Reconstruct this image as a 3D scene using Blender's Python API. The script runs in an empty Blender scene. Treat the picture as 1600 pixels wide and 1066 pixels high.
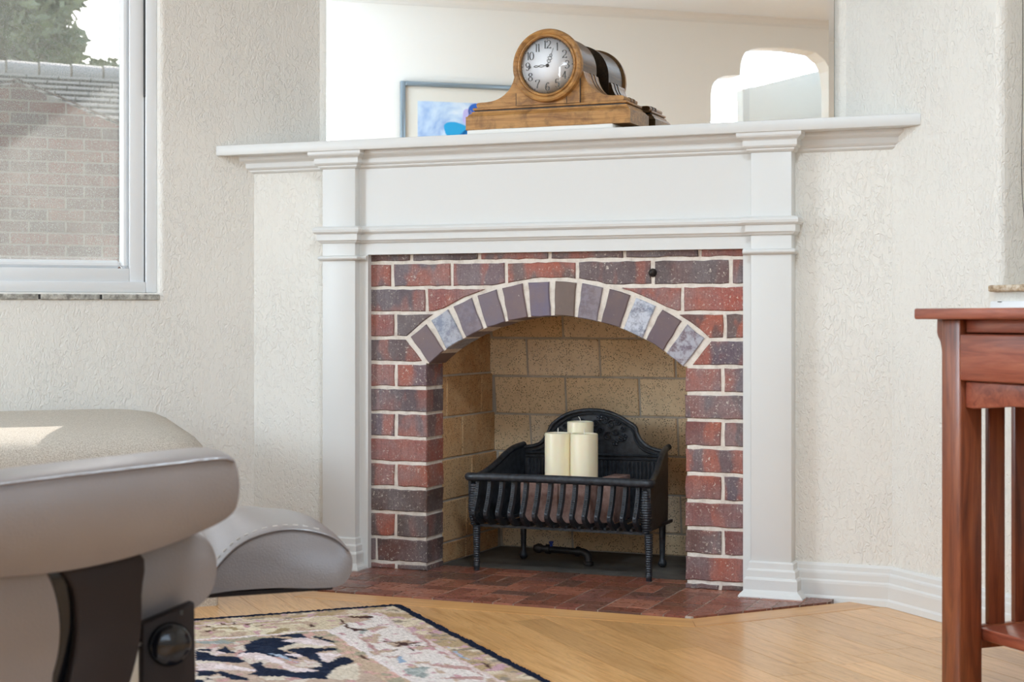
import bpy, bmesh, math, random
import numpy as np
from mathutils import Vector, Matrix
random.seed(7)
C = bpy.context.scene.collection
SC = bpy.context.scene
S2 = 2 ** -.5
R = math.radians

# ------------------------------------------------------------------ camera
cd = bpy.data.cameras.new('camera'); cam = bpy.data.objects.new('camera', cd); C.objects.link(cam)
cam.location = (1.475, -3.899, .6825)
cam.rotation_euler = (R(90), 0, R(22.06))
cd.sensor_width = 36; cd.lens = 56.25; cd.shift_y = -.02344
cd.clip_start = .05; cd.clip_end = 200
cd.dof.use_dof = True; cd.dof.focus_distance = 4.05; cd.dof.aperture_fstop = 8
SC.camera = cam
# ------------------------------------------------------------------ world, sun, window daylight, exposure
w = bpy.data.worlds.new('sky'); SC.world = w; w.use_nodes = True
wn = w.node_tree; bg = wn.nodes['Background']
sky = wn.nodes.new('ShaderNodeTexSky'); sky.sky_type = 'NISHITA'; sky.sun_disc = False
sky.sun_elevation = R(39); sky.sun_rotation = R(-21); sky.altitude = 100; sky.air_density = 1; sky.dust_density = 2.5
hs_ = wn.nodes.new('ShaderNodeHueSaturation'); hs_.inputs['Saturation'].default_value = .75
wn.links.new(sky.outputs[0], hs_.inputs['Color']); wn.links.new(hs_.outputs[0], bg.inputs[0]); bg.inputs[1].default_value = .28
sd = bpy.data.lights.new('sun', 'SUN'); sun = bpy.data.objects.new('sun', sd); C.objects.link(sun)
sd.energy = 4.0; sd.angle = R(.6); sd.color = (1, .96, .9)
sun.rotation_euler = Vector((.170, -.438, -.40)).to_track_quat('-Z', 'Y').to_euler()


def area(name, loc, direction, sx, sz, power, col=(1, .98, .955)):
    d = bpy.data.lights.new(name, 'AREA'); o = bpy.data.objects.new(name, d); C.objects.link(o)
    d.shape = 'RECTANGLE'; d.size = sx; d.size_y = sz; d.energy = power; d.color = col
    o.location = loc; o.rotation_euler = Vector(direction).to_track_quat('-Z', 'Z').to_euler()
    return o


DAY = (.735, .872, 1)
# daylight area lamps added at unseen window openings and in the hall
area('daylight_window_left', (-2.93, -2.02, 1.45), (S2, -S2, 0), 1.30, 1.20, 30, DAY)
area('daylight_fill_behind', (2.58, -4.78, 1.45), (-S2, S2, 0), 2.2, 1.25, 10, DAY)
area('daylight_window_far', (-3.155, -3.20, 1.48), (.627, .779, 0), .85, 1.2, 40, DAY)
area('daylight_hall', (-.75, -6.9, 1.6), (.627, .779, 0), 1.2, 1.6, 95, DAY)
cl = area('overhead_fill_light', (1.1, -2.3, 2.40), (0, 0, -1), .5, .5, 26, (.72, .87, 1)); cl.data.shape = 'DISK'  # added overhead fill, brightens the floor, hearth and rug
SC.view_settings.view_transform = 'Standard'; SC.view_settings.look = 'None'
SC.view_settings.gamma = 1; SC.view_settings.use_curve_mapping = False
SC.view_settings.exposure = .90
SC.cycles.max_bounces = 10; SC.cycles.diffuse_bounces = 6; SC.cycles.transparent_max_bounces = 12
SC.cycles.sample_clamp_indirect = 6; SC.cycles.caustics_reflective = False; SC.cycles.caustics_refractive = False


# ================================================================== helpers
def lin(h):
    if isinstance(h, str):
        h = [int(h[i:i + 2], 16) / 255 for i in (0, 2, 4)]
    return tuple(c / 12.92 if c <= .04045 else ((c + .055) / 1.055) ** 2.4 for c in h[:3]) + (1,)


class Mt:
    """small wrapper for building node materials"""
    def __init__(s, name, col='ffffff', rough=.6, metal=0., spec=None):
        s.m = bpy.data.materials.new(name); s.m.use_nodes = True
        s.t = s.m.node_tree; s.b = s.t.nodes['Principled BSDF']
        s.b.inputs['Base Color'].default_value = lin(col)
        s.b.inputs['Roughness'].default_value = rough; s.b.inputs['Metallic'].default_value = metal
        if spec is not None: s.b.inputs['Specular IOR Level'].default_value = spec
        s.c = None

    def n(s, kind, **kw):
        nd = s.t.nodes.new('ShaderNode' + kind)
        for k, v in kw.items(): setattr(nd, k, v)
        return nd

    def l(s, a, b): s.t.links.new(a, b)

    def coords(s, scale=(1, 1, 1), rand=False, rot=(0, 0, 0)):
        tc = s.n('TexCoord'); mp = s.n('Mapping'); mp.inputs['Scale'].default_value = scale
        mp.inputs['Rotation'].default_value = rot
        src = tc.outputs['Object']
        if rand:
            oi = s.n('ObjectInfo'); ml = s.n('VectorMath', operation='MULTIPLY_ADD')
            cb = s.n('CombineXYZ')
            for i in range(3): s.l(oi.outputs['Random'], cb.inputs[i])
            ml.inputs[1].default_value = (17.3, 9.1, 23.7)
            s.l(cb.outputs[0], ml.inputs[0]); s.l(src, ml.inputs[2]); src = ml.outputs[0]
        s.l(src, mp.inputs['Vector'])
        return mp.outputs[0]

    def noise(s, vec, scale, detail=3, rough=.5, dist=0.):
        nd = s.n('TexNoise'); nd.inputs['Scale'].default_value = scale
        nd.inputs['Detail'].default_value = detail; nd.inputs['Roughness'].default_value = rough
        nd.inputs['Distortion'].default_value = dist
        if vec is not None: s.l(vec, nd.inputs['Vector'])
        return nd.outputs['Fac']

    def ramp(s, fac, stops):
        r = s.n('ValToRGB'); e = r.color_ramp.elements
        while len(e) > 1: e.remove(e[-1])
        for i, (p, c) in enumerate(stops):
            x = e[0] if i == 0 else e.new(p)
            x.position = p; x.color = lin(c) if isinstance(c, str) else (c, c, c, 1)
        s.l(fac, r.inputs[0]); return r.outputs[0]

    def mix(s, fac, a, b, mode='MIX'):
        nd = s.n('Mix', data_type='RGBA', blend_type=mode)
        for sock, v in ((nd.inputs[0], fac), (nd.inputs[6], a), (nd.inputs[7], b)):
            if isinstance(v, (int, float)): sock.default_value = v
            elif isinstance(v, str): sock.default_value = lin(v)
            elif isinstance(v, tuple): sock.default_value = v
            else: s.l(v, sock)
        return nd.outputs[2]

    def math(s, op, a, b=0.):
        nd = s.n('Math', operation=op)
        for i, v in enumerate((a, b)):
            if isinstance(v, (int, float)): nd.inputs[i].default_value = v
            else: s.l(v, nd.inputs[i])
        return nd.outputs[0]

    def col(s, c): s.l(c, s.b.inputs['Base Color']); return s

    def rough(s, c): s.l(c, s.b.inputs['Roughness']); return s

    def bump(s, h, dist=.002, strength=1.):
        b = s.n('Bump'); b.inputs['Distance'].default_value = dist; b.inputs['Strength'].default_value = strength
        s.l(h, b.inputs['Height']); s.l(b.outputs[0], s.b.inputs['Normal']); return s


def wpos(o):
    p = Vector((0, 0, 0))
    while o is not None:
        p = p + o.location; o = o.parent
    return p


def obj(name, vf, m, parent=None, org=None, smooth=None, bevel=None, seg=2):
    """link ONE mesh object; verts are in world coordinates, org is where its origin goes"""
    if isinstance(vf, list) and vf and isinstance(vf[0], tuple) and len(vf[0]) == 2 and isinstance(vf[0][1], list):
        V, Fc = [], []
        for v, f in vf:
            k = len(V); V += list(v); Fc += [tuple(i + k for i in ff) for ff in f]
    else:
        V, Fc = vf
    if org is None:
        org = wpos(parent) if parent else Vector(np.mean(np.array([tuple(v) for v in V]), axis=0))
        if parent is None: org.z = min(v[2] for v in V)
    org = Vector(org)
    me = bpy.data.meshes.new(name)
    me.from_pydata([(v[0] - org.x, v[1] - org.y, v[2] - org.z) for v in V], [], Fc)
    me.validate()
    bm = bmesh.new(); bm.from_mesh(me); bmesh.ops.recalc_face_normals(bm, faces=bm.faces); bm.to_mesh(me); bm.free()
    o = bpy.data.objects.new(name, me); C.objects.link(o)
    if m is not None: me.materials.append(m.m if isinstance(m, Mt) else m)
    o.location = org - (wpos(parent) if parent else Vector((0, 0, 0)))
    if parent: o.parent = parent
    if smooth is not None:
        me.shade_smooth()
        for p_ in me.polygons:
            if len(p_.vertices) > 6: p_.use_smooth = False
        if smooth < 180: me.set_sharp_from_angle(angle=R(smooth))
    if bevel:
        b = o.modifiers.new('bevel', 'BEVEL'); b.width = bevel; b.segments = seg; b.limit_method = 'ANGLE'; b.angle_limit = R(40)
        if seg > 1:
            me.shade_smooth()
            b.harden_normals = False
    return o


def tag(o, label, cat, group=None, kind=None):
    o['label'] = label; o['category'] = cat
    if group: o['group'] = group
    if kind: o['kind'] = kind
    return o


def struct(o):
    o['kind'] = 'structure'; return o


def thing(name, loc, label, cat, group=None):
    o = bpy.data.objects.new(name, None); C.objects.link(o); o.location = loc
    o.empty_display_size = .05
    return tag(o, label, cat, group)


WORLD = (Vector((0, 0, 0)), Vector((1, 0, 0)), Vector((0, 1, 0)), Vector((0, 0, 1)))


def fr(o, ang):
    """frame: origin + local x,y axes turned by ang degrees about z"""
    a = R(ang); return (Vector(o), Vector((math.cos(a), math.sin(a), 0)), Vector((-math.sin(a), math.cos(a), 0)), Vector((0, 0, 1)))


def P(f, x, y, z): return f[0] + f[1] * x + f[2] * y + f[3] * z


def box(x0, x1, y0, y1, z0, z1, f=WORLD):
    v = [P(f, x, y, z) for z in (z0, z1) for x, y in ((x0, y0), (x1, y0), (x1, y1), (x0, y1))]
    return (v, [(3, 2, 1, 0), (4, 5, 6, 7), (0, 1, 5, 4), (1, 2, 6, 5), (2, 3, 7, 6), (3, 0, 4, 7)])


def prism(poly, fn):
    """poly: 2D outline; fn(u,v,k) -> 3D for k=0 and k=1"""
    n = len(poly)
    v = [fn(a, b, 0) for a, b in poly] + [fn(a, b, 1) for a, b in poly]
    return (v, [tuple(range(n - 1, -1, -1)), tuple(range(n, 2 * n))] + [(i, (i + 1) % n, n + (i + 1) % n, n + i) for i in range(n)])


def plan(poly, z0, z1): return prism(poly, lambda a, b, k: Vector((a, b, z1 if k else z0)))


def front(poly, y0, y1, f=WORLD): return prism(poly, lambda a, b, k: P(f, a, y1 if k else y0, b))


def ring_outline(poly, e):
    """inset a polygon by e towards its inside (any orientation)"""
    n = len(poly); A = sum(poly[i][0] * poly[(i + 1) % n][1] - poly[(i + 1) % n][0] * poly[i][1] for i in range(n))
    s = 1 if A > 0 else -1; out = []
    for i in range(n):
        p0, p1, p2 = Vector(poly[i - 1]), Vector(poly[i]), Vector(poly[(i + 1) % n])
        d1 = (p1 - p0); d2 = (p2 - p1)
        if d1.length < 1e-7 or d2.length < 1e-7: out.append(tuple(p1)); continue
        d1.normalize(); d2.normalize()
        n1 = Vector((-d1.y, d1.x)) * s; n2 = Vector((-d2.y, d2.x)) * s
        m = n1 + n2
        if m.length < .3: m = n1
        m.normalize(); k = e / max(.5, m.dot(n1)); q = p1 + m * k
        out.append((q.x, q.y))
    return out


def chamfered(poly, fn, depth_face, depth_mid, depth_back, e):
    """a brick: front face inset by e, then sides; fn(u,v,d)"""
    n = len(poly); inn = ring_outline(poly, e)
    v = [fn(a, b, depth_face) for a, b in inn] + [fn(a, b, depth_mid) for a, b in poly] + [fn(a, b, depth_back) for a, b in poly]
    f = [tuple(range(n)), tuple(range(3 * n - 1, 2 * n - 1, -1))]
    for k in (0, n):
        f += [(k + i, k + n + i, k + n + (i + 1) % n, k + (i + 1) % n) for i in range(n)]
    return (v, f)


def wobble(poly, amp, step=.028):
    out = []; n = len(poly)
    for i in range(n):
        a = Vector(poly[i]); b = Vector(poly[(i + 1) % n]); L = (b - a).length; k = max(1, int(L / step))
        for j in range(k):
            p = a.lerp(b, j / k); out.append((p.x + random.uniform(-amp, amp), p.y + random.uniform(-amp, amp)))
    return out


def clip(poly, nx, ny, c):
    """keep the part with nx*x+ny*y <= c"""
    out = []; n = len(poly)
    for i in range(n):
        a, b = poly[i], poly[(i + 1) % n]; da = nx * a[0] + ny * a[1] - c; db = nx * b[0] + ny * b[1] - c
        if da <= 0: out.append(a)
        if da * db < 0:
            t = da / (da - db); out.append((a[0] + (b[0] - a[0]) * t, a[1] + (b[1] - a[1]) * t))
    return out


def area2(poly): return abs(sum(poly[i][0] * poly[(i + 1) % len(poly)][1] - poly[(i + 1) % len(poly)][0] * poly[i][1] for i in range(len(poly)))) / 2


def lathe(prof, c, axis='z', n=24, f=WORLD, squash=1.):
    """prof: [(r, h)], axis through c"""
    v = []; F = []; m = len(prof)
    for i in range(n):
        a = 2 * math.pi * i / n; ca, sa = math.cos(a), math.sin(a) * squash
        for r, h in prof:
            if axis == 'z': v.append(P(f, c[0] + r * ca, c[1] + r * sa, c[2] + h))
            elif axis == 'y': v.append(P(f, c[0] + r * ca, c[1] + h, c[2] + r * sa))
            else: v.append(P(f, c[0] + h, c[1] + r * ca, c[2] + r * sa))
    for i in range(n):
        for j in range(m - 1):
            a = i * m + j; b = ((i + 1) % n) * m + j
            F.append((a, b, b + 1, a + 1))
    if prof[0][0] > 1e-6: F.append(tuple(i * m for i in range(n)))
    if prof[-1][0] > 1e-6: F.append(tuple(i * m + m - 1 for i in range(n)))
    return (v, F)


def tube(pts, r, n=8, f=WORLD, taper=None, flat=1.):
    pts = [Vector(p) for p in pts]; v = []; F = []; m = len(pts)
    up = Vector((0, 0, 1))
    for i, p in enumerate(pts):
        d = (pts[min(i + 1, m - 1)] - pts[max(i - 1, 0)]).normalized()
        s = d.cross(up)
        if s.length < 1e-3: s = d.cross(Vector((0, 1, 0)))
        s.normalize(); t = s.cross(d).normalized()
        rr = r * (taper[i] if taper else 1)
        for k in range(n):
            a = 2 * math.pi * k / n
            q = p + s * rr * math.cos(a) + t * rr * math.sin(a) * flat
            v.append(P(f, q.x, q.y, q.z))
    for i in range(m - 1):
        for k in range(n):
            F.append((i * n + k, i * n + (k + 1) % n, (i + 1) * n + (k + 1) % n, (i + 1) * n + k))
    F.append(tuple(range(n - 1, -1, -1))); F.append(tuple((m - 1) * n + k for k in range(n)))
    return (v, F)


def smoothc(pts, k=5, closed=True):
    """Catmull-Rom through 2D/3D points"""
    out = []; n = len(pts); P_ = [Vector(p) for p in pts]
    rng = range(n) if closed else range(n - 1)
    for i in rng:
        if closed: a, b, c, d = P_[i - 1], P_[i], P_[(i + 1) % n], P_[(i + 2) % n]
        else: a, b, c, d = P_[max(i - 1, 0)], P_[i], P_[i + 1], P_[min(i + 2, n - 1)]
        for j in range(k):
            t = j / k
            q = .5 * ((2 * b) + (c - a) * t + (2 * a - 5 * b + 4 * c - d) * t * t + (3 * b - a - 3 * c + d) * t ** 3)
            out.append(tuple(q))
    if not closed: out.append(tuple(P_[-1]))
    return out


def sweep(path, prof):
    """moulding: path = [((x,y),(sx,sy))]: every profile point (p,z) sits at (x+sx*p, y+sy*p)"""
    n = len(path); m = len(prof); v = []; F = []
    for (x, y), (sx, sy) in path:
        for p, z in prof: v.append((x + sx * p, y + sy * p, z))
    for i in range(n - 1):
        for j in range(m - 1): F.append((i * m + j, i * m + j + 1, (i + 1) * m + j + 1, (i + 1) * m + j))
        F.append((i * m + m - 1, i * m, (i + 1) * m, (i + 1) * m + m - 1))
    F.append(tuple(range(m))); F.append(tuple((n - 1) * m + j for j in range(m)))
    return (v, F)


# ================================================================== materials
def plaster(name, col, seed, amp=.0028):
    m = Mt(name, col, .75, spec=.3)
    v = m.coords((1, 1, .55)); m2 = m.n('VectorMath', operation='ADD'); m2.inputs[1].default_value = (seed, seed * 2, 0); m.l(v, m2.inputs[0]); v = m2.outputs[0]
    a = m.noise(v, 88, 2.5, .5, 1.2)
    rd = m.ramp(a, [(.40, 0.), (.52, 1.), (.60, .75)])
    b = m.noise(v, 7, 2, .5)
    msk = m.ramp(b, [(.30, .35), (.60, 1.)])
    h = m.math('MULTIPLY', rd, msk)
    fine = m.noise(v, 260, 2, .5)
    h = m.math('ADD', h, m.math('MULTIPLY', fine, .12))
    m.bump(h, amp, .62)
    c = m.noise(v, 2.2, 3, .6)
    m.col(m.ramp(c, [(.3, col), (.7, '%02x%02x%02x' % tuple(max(0, int(int(col[i:i + 2], 16) - 5)) for i in (0, 2, 4)))]))
    return m


M_wall = plaster('stucco_cream', 'e9e5dd', 1)
M_wallL = plaster('stucco_cream_left', 'ece8e1', 4, .0028)
M_smoothwall = Mt('smooth_plaster', 'e8e6e1', .8)
M_ceil = Mt('ceiling_paint', 'e2e8ee', .85)
M_paint = Mt('white_wood_paint', 'dad9d6', .42)
_v = M_paint.coords(); M_paint.bump(M_paint.noise(_v, 35, 2, .5), .0006, .25)
M_vinyl = Mt('white_vinyl', 'e6e8ea', .35)
M_dark = Mt('dark_gap', '3a3a3a', .7)
M_slate = Mt('grey_sill_tile', '8e8b84', .6); _v = M_slate.coords((1, 1, 1), True)
M_slate.col(M_slate.ramp(M_slate.noise(_v, 60, 4, .7), [(.35, '76736c'), (.5, 'a09d95'), (.65, 'c8c5bc')]))
M_sillr = Mt('tan_sill_tile', 'b09a80', .6); _v = M_sillr.coords((1, 1, 1), True)
M_sillr.col(M_sillr.ramp(M_sillr.noise(_v, 70, 4, .7), [(.35, '8e7459'), (.5, 'bca588'), (.65, 'd8cdbd')]))


def brick_mat(name, mort='cfc3b2', specks=1.):
    m = Mt(name, '5c4642', .62, spec=.35)
    oi = m.n('ObjectInfo')
    v = m.coords((1, 1, 1), True)
    big = m.noise(m.coords((1, 1, .45), True), 17, 2.2, .5, .3)
    red = m.ramp(big, [(.47, 0.), (.57, 1.)])
    red = m.math('MULTIPLY', red, oi.outputs['Alpha'])
    c = m.mix(red, oi.outputs['Color'], 'b05f48')
    hu = m.noise(m.coords((1, 1, 1), True), 9, 3, .6)
    c = m.mix(m.ramp(hu, [(.38, .1), (.7, .7)]), c, '8f8587')
    st = m.noise(m.coords((14, 14, 1), True), 18, 3, .6)
    c = m.mix(m.ramp(st, [(.4, 0.), (.75, .25)]), c, '3c302e')
    gr = m.noise(v, 210, 3, .6)
    c = m.mix(m.ramp(gr, [(.40, .22), (.52, 0.)]), c, '33292a')
    sp = m.noise(v, 150, 4, .75, .5)
    sp2 = m.noise(v, 11, 2, .5)
    k = m.math('MULTIPLY', m.ramp(sp, [(.585, 0.), (.65, 1.)]), m.ramp(sp2, [(.35, .25 * specks), (.65, 1. * specks)]))
    c = m.mix(k, c, 'd9cfc0')
    m.col(c)
    m.bump(m.math('ADD', m.noise(v, 120, 4, .65), m.math('MULTIPLY', m.noise(v, 25, 2, .5), .8)), .0022, .6)
    return m


M_brick = brick_mat('flashed_brick')
M_mortar = Mt('cream_mortar', 'd8cfc2', .9, spec=.15); _v = M_mortar.coords()
M_mortar.col(M_mortar.ramp(M_mortar.noise(_v, 40, 5, .7), [(.3, 'cdc0b4'), (.5, 'e4dace'), (.7, 'efe7dd')]))
M_mortar.bump(M_mortar.noise(_v, 130, 4, .7), .003, .8)
M_arch = Mt('arch_brick', '685a58', .5); _o = M_arch.n('ObjectInfo'); _v = M_arch.coords((1, 1, 1), True)
_c = M_arch.mix(M_arch.ramp(M_arch.noise(_v, 22, 4, .6), [(.35, 0.), (.7, .5)]), _o.outputs['Color'], '80695f')
_k = M_arch.math('MULTIPLY', M_arch.ramp(M_arch.noise(_v, 45, 5, .75), [(.40, 0.), (.56, 1.)]), _o.outputs['Alpha'])
_c = M_arch.mix(_k, _c, 'c9ccd6')
_c = M_arch.mix(M_arch.ramp(M_arch.noise(_v, 190, 3, .6), [(.70, 0.), (.76, .7)]), _c, 'd9cfc0')
M_arch.col(_c); M_arch.bump(M_arch.noise(_v, 110, 4, .6), .0015, .5)
M_fbrick = Mt('speckled_firebrick', 'a0815a', .85, spec=.2); _o = M_fbrick.n('ObjectInfo'); _v = M_fbrick.coords((1, 1, 1), True)
_c = M_fbrick.mix(M_fbrick.ramp(M_fbrick.noise(_v, 14, 4, .6), [(.35, 0.), (.7, .5)]), _o.outputs['Color'], 'd2b690')
_c = M_fbrick.mix(M_fbrick.ramp(M_fbrick.noise(_v, 120, 2, .5), [(.57, 0.), (.65, .35)]), _c, 'd6b98c')
_vo = M_fbrick.n('TexVoronoi'); _vo.inputs['Scale'].default_value = 230; M_fbrick.l(_v, _vo.inputs['Vector'])
_k = M_fbrick.math('MULTIPLY', M_fbrick.ramp(_vo.outputs['Distance'], [(.22, 1.), (.36, 0.)]), M_fbrick.ramp(M_fbrick.noise(_v, 62, 2, .5), [(.42, 0.), (.50, .95)]))
_c = M_fbrick.mix(_k, _c, '3a2616')
M_fbrick.col(_c); M_fbrick.bump(M_fbrick.noise(_v, 160, 3, .6), .0012, .6)
M_fmortar = Mt('grey_firebox_mortar', 'a89c8c', .9, spec=.15); _v = M_fmortar.coords()
M_fmortar.col(M_fmortar.ramp(M_fmortar.noise(_v, 20, 4, .6), [(.3, 'aaa092'), (.7, 'c6bcae')]))
M_slab = Mt('sooty_slab', '55514b', .85); _v = M_slab.coords()
_c = M_slab.ramp(M_slab.noise(_v, 9, 5, .6), [(.3, '3d3935'), (.7, '625d55')])
_c = M_slab.mix(M_slab.ramp(M_slab.noise(_v, 90, 2, .5), [(.74, 0.), (.77, .8)]), _c, 'b8b2a6'); M_slab.col(_c)
M_tile = Mt('hearth_tile', '6b3a2c', .3); _o = M_tile.n('ObjectInfo'); _v = M_tile.coords((1, 1, 1), True)
_c = M_tile.mix(M_tile.ramp(M_tile.noise(_v, 35, 4, .6), [(.3, 0.), (.75, .45)]), _o.outputs['Color'], '43302a')
M_tile.col(_c); M_tile.rough(M_tile.ramp(M_tile.noise(_v, 60, 3, .5), [(.3, .22), (.7, .42)])); M_tile.bump(M_tile.noise(_v, 90, 3, .5), .0008, .4)
M_grout = Mt('hearth_grout', '9c8a7c', .9); _v = M_grout.coords()
M_grout.col(M_grout.ramp(M_grout.noise(_v, 25, 3, .6), [(.35, '8a7668'), (.65, 'c4b4a6')]))


def wood(name, c0, c1, c2, rough=.35, axis='x', scale=1., coat=0., rnd=.0):
    m = Mt(name, c0, rough)
    sc = {'x': (1.2, 14, 14), 'y': (14, 1.2, 14), 'z': (14, 14, 1.2)}[axis]
    v = m.coords(tuple(s * scale for s in sc), True)
    a = m.noise(v, 2.2, 4, .6, 1.3)
    c = m.ramp(a, [(.28, c0), (.5, c1), (.74, c2)])
    v2 = m.coords(tuple(s * scale * (9 if s > 5 else 3) for s in sc), True)
    b = m.noise(v2, 2.5, 3, .6, .4)
    c = m.mix(m.ramp(b, [(.5, 0.), (.72, .45)]), c, c0)
    if rnd:
        oi = m.n('ObjectInfo'); hs = m.n('HueSaturation'); m.l(c, hs.inputs['Color'])
        m.l(m.math('ADD', m.math('MULTIPLY', oi.outputs['Random'], rnd), 1 - rnd / 2), hs.inputs['Value']); c = hs.outputs[0]
    m.col(c); m.bump(b, .0006, .25)
    if coat: m.b.inputs['Coat Weight'].default_value = coat; m.b.inputs['Coat Roughness'].default_value = .15
    return m


M_floor = Mt('oak_strip', 'b98252', .33); _m = M_floor
_v = _m.coords((1.1, 11, 1), True); _a = _m.noise(_v, 3.0, 5, .62, 2.2)
_wv = _m.ramp(_a, [(.25, 'bd8950'), (.45, 'd6a266'), (.6, 'e0ae74'), (.75, 'c9945a')])
_v2 = _m.coords((3, 130, 1), True); _b = _m.noise(_v2, 3, 3, .6, .3)
_wv = _m.mix(_m.ramp(_b, [(.52, 0.), (.75, .5)]), _wv, '8f5e34')
_v3 = _m.coords((1.6, 20, 1), True); _d = _m.noise(_v3, 1.6, 2, .5, 3.2)
_wv = _m.mix(_m.ramp(_d, [(.46, 0.), (.49, .30), (.52, 0.)]), _wv, '8a5a30')
_oi = _m.n('ObjectInfo'); _hs = _m.n('HueSaturation'); _m.l(_wv, _hs.inputs['Color'])
_m.l(_m.math('ADD', _m.math('MULTIPLY', _oi.outputs['Random'], .22), .90), _hs.inputs['Value']); _m.col(_hs.outputs[0])
_m.b.inputs['Coat Weight'].default_value = .5; _m.b.inputs['Coat Roughness'].default_value = .22
_m.bump(_b, .0003, .2)
M_strip = wood('oak_border_strip', 'b5824e', 'cf9a60', 'd9a76c', .3, 'x', 1., .5)
M_clock = wood('honey_clock_wood', '8a5d30', 'b38249', 'c49558', .5, 'x', 3., .0)
_v = M_clock.coords((1, 1, 1)); _src = M_clock.b.inputs['Base Color'].links[0].from_socket
_c = M_clock.mix(M_clock.ramp(M_clock.noise(_v, 26, 5, .65, .6), [(.46, 0.), (.66, .62)]), _src, '5a3b22'); M_clock.col(_c)
M_clockd = wood('dark_clock_wood', '4a3420', '6b4c2c', '7f5c38', .5, 'y', 3., .0)
M_red = wood('cherry_leg_wood', '5c2c1a', '824428', '9a5834', .35, 'z', 1.6, .3)
M_redf = wood('cherry_front_wood', '6e3323', '944c36', 'a86248', .35, 'x', 1.6, .3)
M_bent = Mt('dark_bentwood', '231a18', .6, spec=.3)
M_iron = Mt('black_cast_iron', '17181a', .38, .25); _v = M_iron.coords()
M_iron.col(M_iron.ramp(M_iron.noise(_v, 70, 3, .6), [(.3, '202226'), (.7, '3e4248')])); M_iron.bump(M_iron.noise(_v, 220, 3, .6), .0006, .6)
M_pipe = Mt('sooty_pipe', '2f2b29', .5, .5)
M_blue = Mt('blue_tap', '2a3f86', .4)
M_wax = Mt('ivory_wax', 'f8ebcc', .38)
M_wax.b.inputs['Subsurface Weight'].default_value = .35; M_wax.b.inputs['Subsurface Radius'].default_value = (.02, .012, .006); M_wax.b.inputs['Subsurface Scale'].default_value = .6
M_wick = Mt('wick', 'f4efe4', .8)
M_leather = Mt('grey_leather', 'a39690', .30, spec=.8); _v = M_leather.coords()
_vo = M_leather.n('TexVoronoi'); _vo.inputs['Scale'].default_value = 420; M_leather.l(_v, _vo.inputs['Vector'])
M_leather.bump(_vo.outputs['Distance'], .0006, .35)
M_leather.col(M_leather.ramp(M_leather.noise(_v, 6, 3, .5), [(.3, '726966'), (.7, '7c7370')]))
M_stitch = Mt('pale_stitching', 'c8bdb2', .7)
M_fabric = Mt('beige_fabric', 'b5ab9c', .9, spec=.2); _v = M_fabric.coords()
_k = M_fabric.noise(_v, 330, 3, .7)
M_fabric.col(M_fabric.ramp(_k, [(.35, 'a69b8e'), (.6, 'cdc4b8')])); M_fabric.bump(_k, .0012, .7)
M_gloss = Mt('black_gloss_plastic', '15161a', .12)
M_chrome = Mt('brushed_steel', 'b9b9b6', .3, 1.)
M_dial = Mt('white_dial', 'f6f8fc', .5)
M_ink = Mt('dial_ink', '20242a', .5)
M_mirror = Mt('mirror_glass', 'f4f5f4', .0, 1.)
M_navyline = Mt('frame_blue_metal', '8b99a3', .3, .7)
M_mat = Mt('cream_mat', 'dcdad2', .8)


def clear_glass(name, tint='ffffff', gl=.12):
    m = bpy.data.materials.new(name); m.use_nodes = True; t = m.node_tree; t.nodes.clear()
    o = t.nodes.new('ShaderNodeOutputMaterial'); mx = t.nodes.new('ShaderNodeMixShader'); tr = t.nodes.new('ShaderNodeBsdfTransparent')
    g = t.nodes.new('ShaderNodeBsdfGlossy'); g.inputs['Roughness'].default_value = .02; mx.inputs[0].default_value = .05
    tr.inputs[0].default_value = lin(tint)
    t.links.new(tr.outputs[0], mx.inputs[1]); t.links.new(g.outputs[0], mx.inputs[2]); t.links.new(mx.outputs[0], o.inputs[0])
    return m


M_cglass = clear_glass('clock_glass')
M_rglass = clear_glass('window_glass')
# dusty pane: clear glass with a film of pale dust that scatters the sunlight behind it
_m = bpy.data.materials.new('dusty_glass'); _m.use_nodes = True; _t = _m.node_tree; _t.nodes.clear()
_n = _t.nodes.new; _L = _t.links.new
_out = _n('ShaderNodeOutputMaterial'); _tr = _n('ShaderNodeBsdfTransparent'); _tl = _n('ShaderNodeBsdfTranslucent'); _df = _n('ShaderNodeBsdfDiffuse')
_tl.inputs[0].default_value = lin('b9bbb9'); _df.inputs[0].default_value = lin('c4c4c0')
_du = _n('ShaderNodeMixShader'); _du.inputs[0].default_value = .5; _L(_tl.outputs[0], _du.inputs[1]); _L(_df.outputs[0], _du.inputs[2])
_tc = _n('ShaderNodeTexCoord'); _n1 = _n('ShaderNodeTexNoise'); _n1.inputs['Scale'].default_value = 420; _n1.inputs['Detail'].default_value = 2
_n2 = _n('ShaderNodeTexNoise'); _n2.inputs['Scale'].default_value = 3.2; _n2.inputs['Detail'].default_value = 5
_mp = _n('ShaderNodeMapping'); _mp.inputs['Scale'].default_value = (1, 1, .4); _L(_tc.outputs['Object'], _mp.inputs[0]); _L(_mp.outputs[0], _n2.inputs['Vector']); _L(_tc.outputs['Object'], _n1.inputs['Vector'])
_r1 = _n('ShaderNodeMapRange'); _r1.inputs[1].default_value = .5; _r1.inputs[2].default_value = .72; _r1.inputs[3].default_value = 0; _r1.inputs[4].default_value = .42; _L(_n1.outputs['Fac'], _r1.inputs[0])
_r2 = _n('ShaderNodeMapRange'); _r2.inputs[1].default_value = .35; _r2.inputs[2].default_value = .65; _r2.inputs[3].default_value = .12; _r2.inputs[4].default_value = .25; _L(_n2.outputs['Fac'], _r2.inputs[0])
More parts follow.
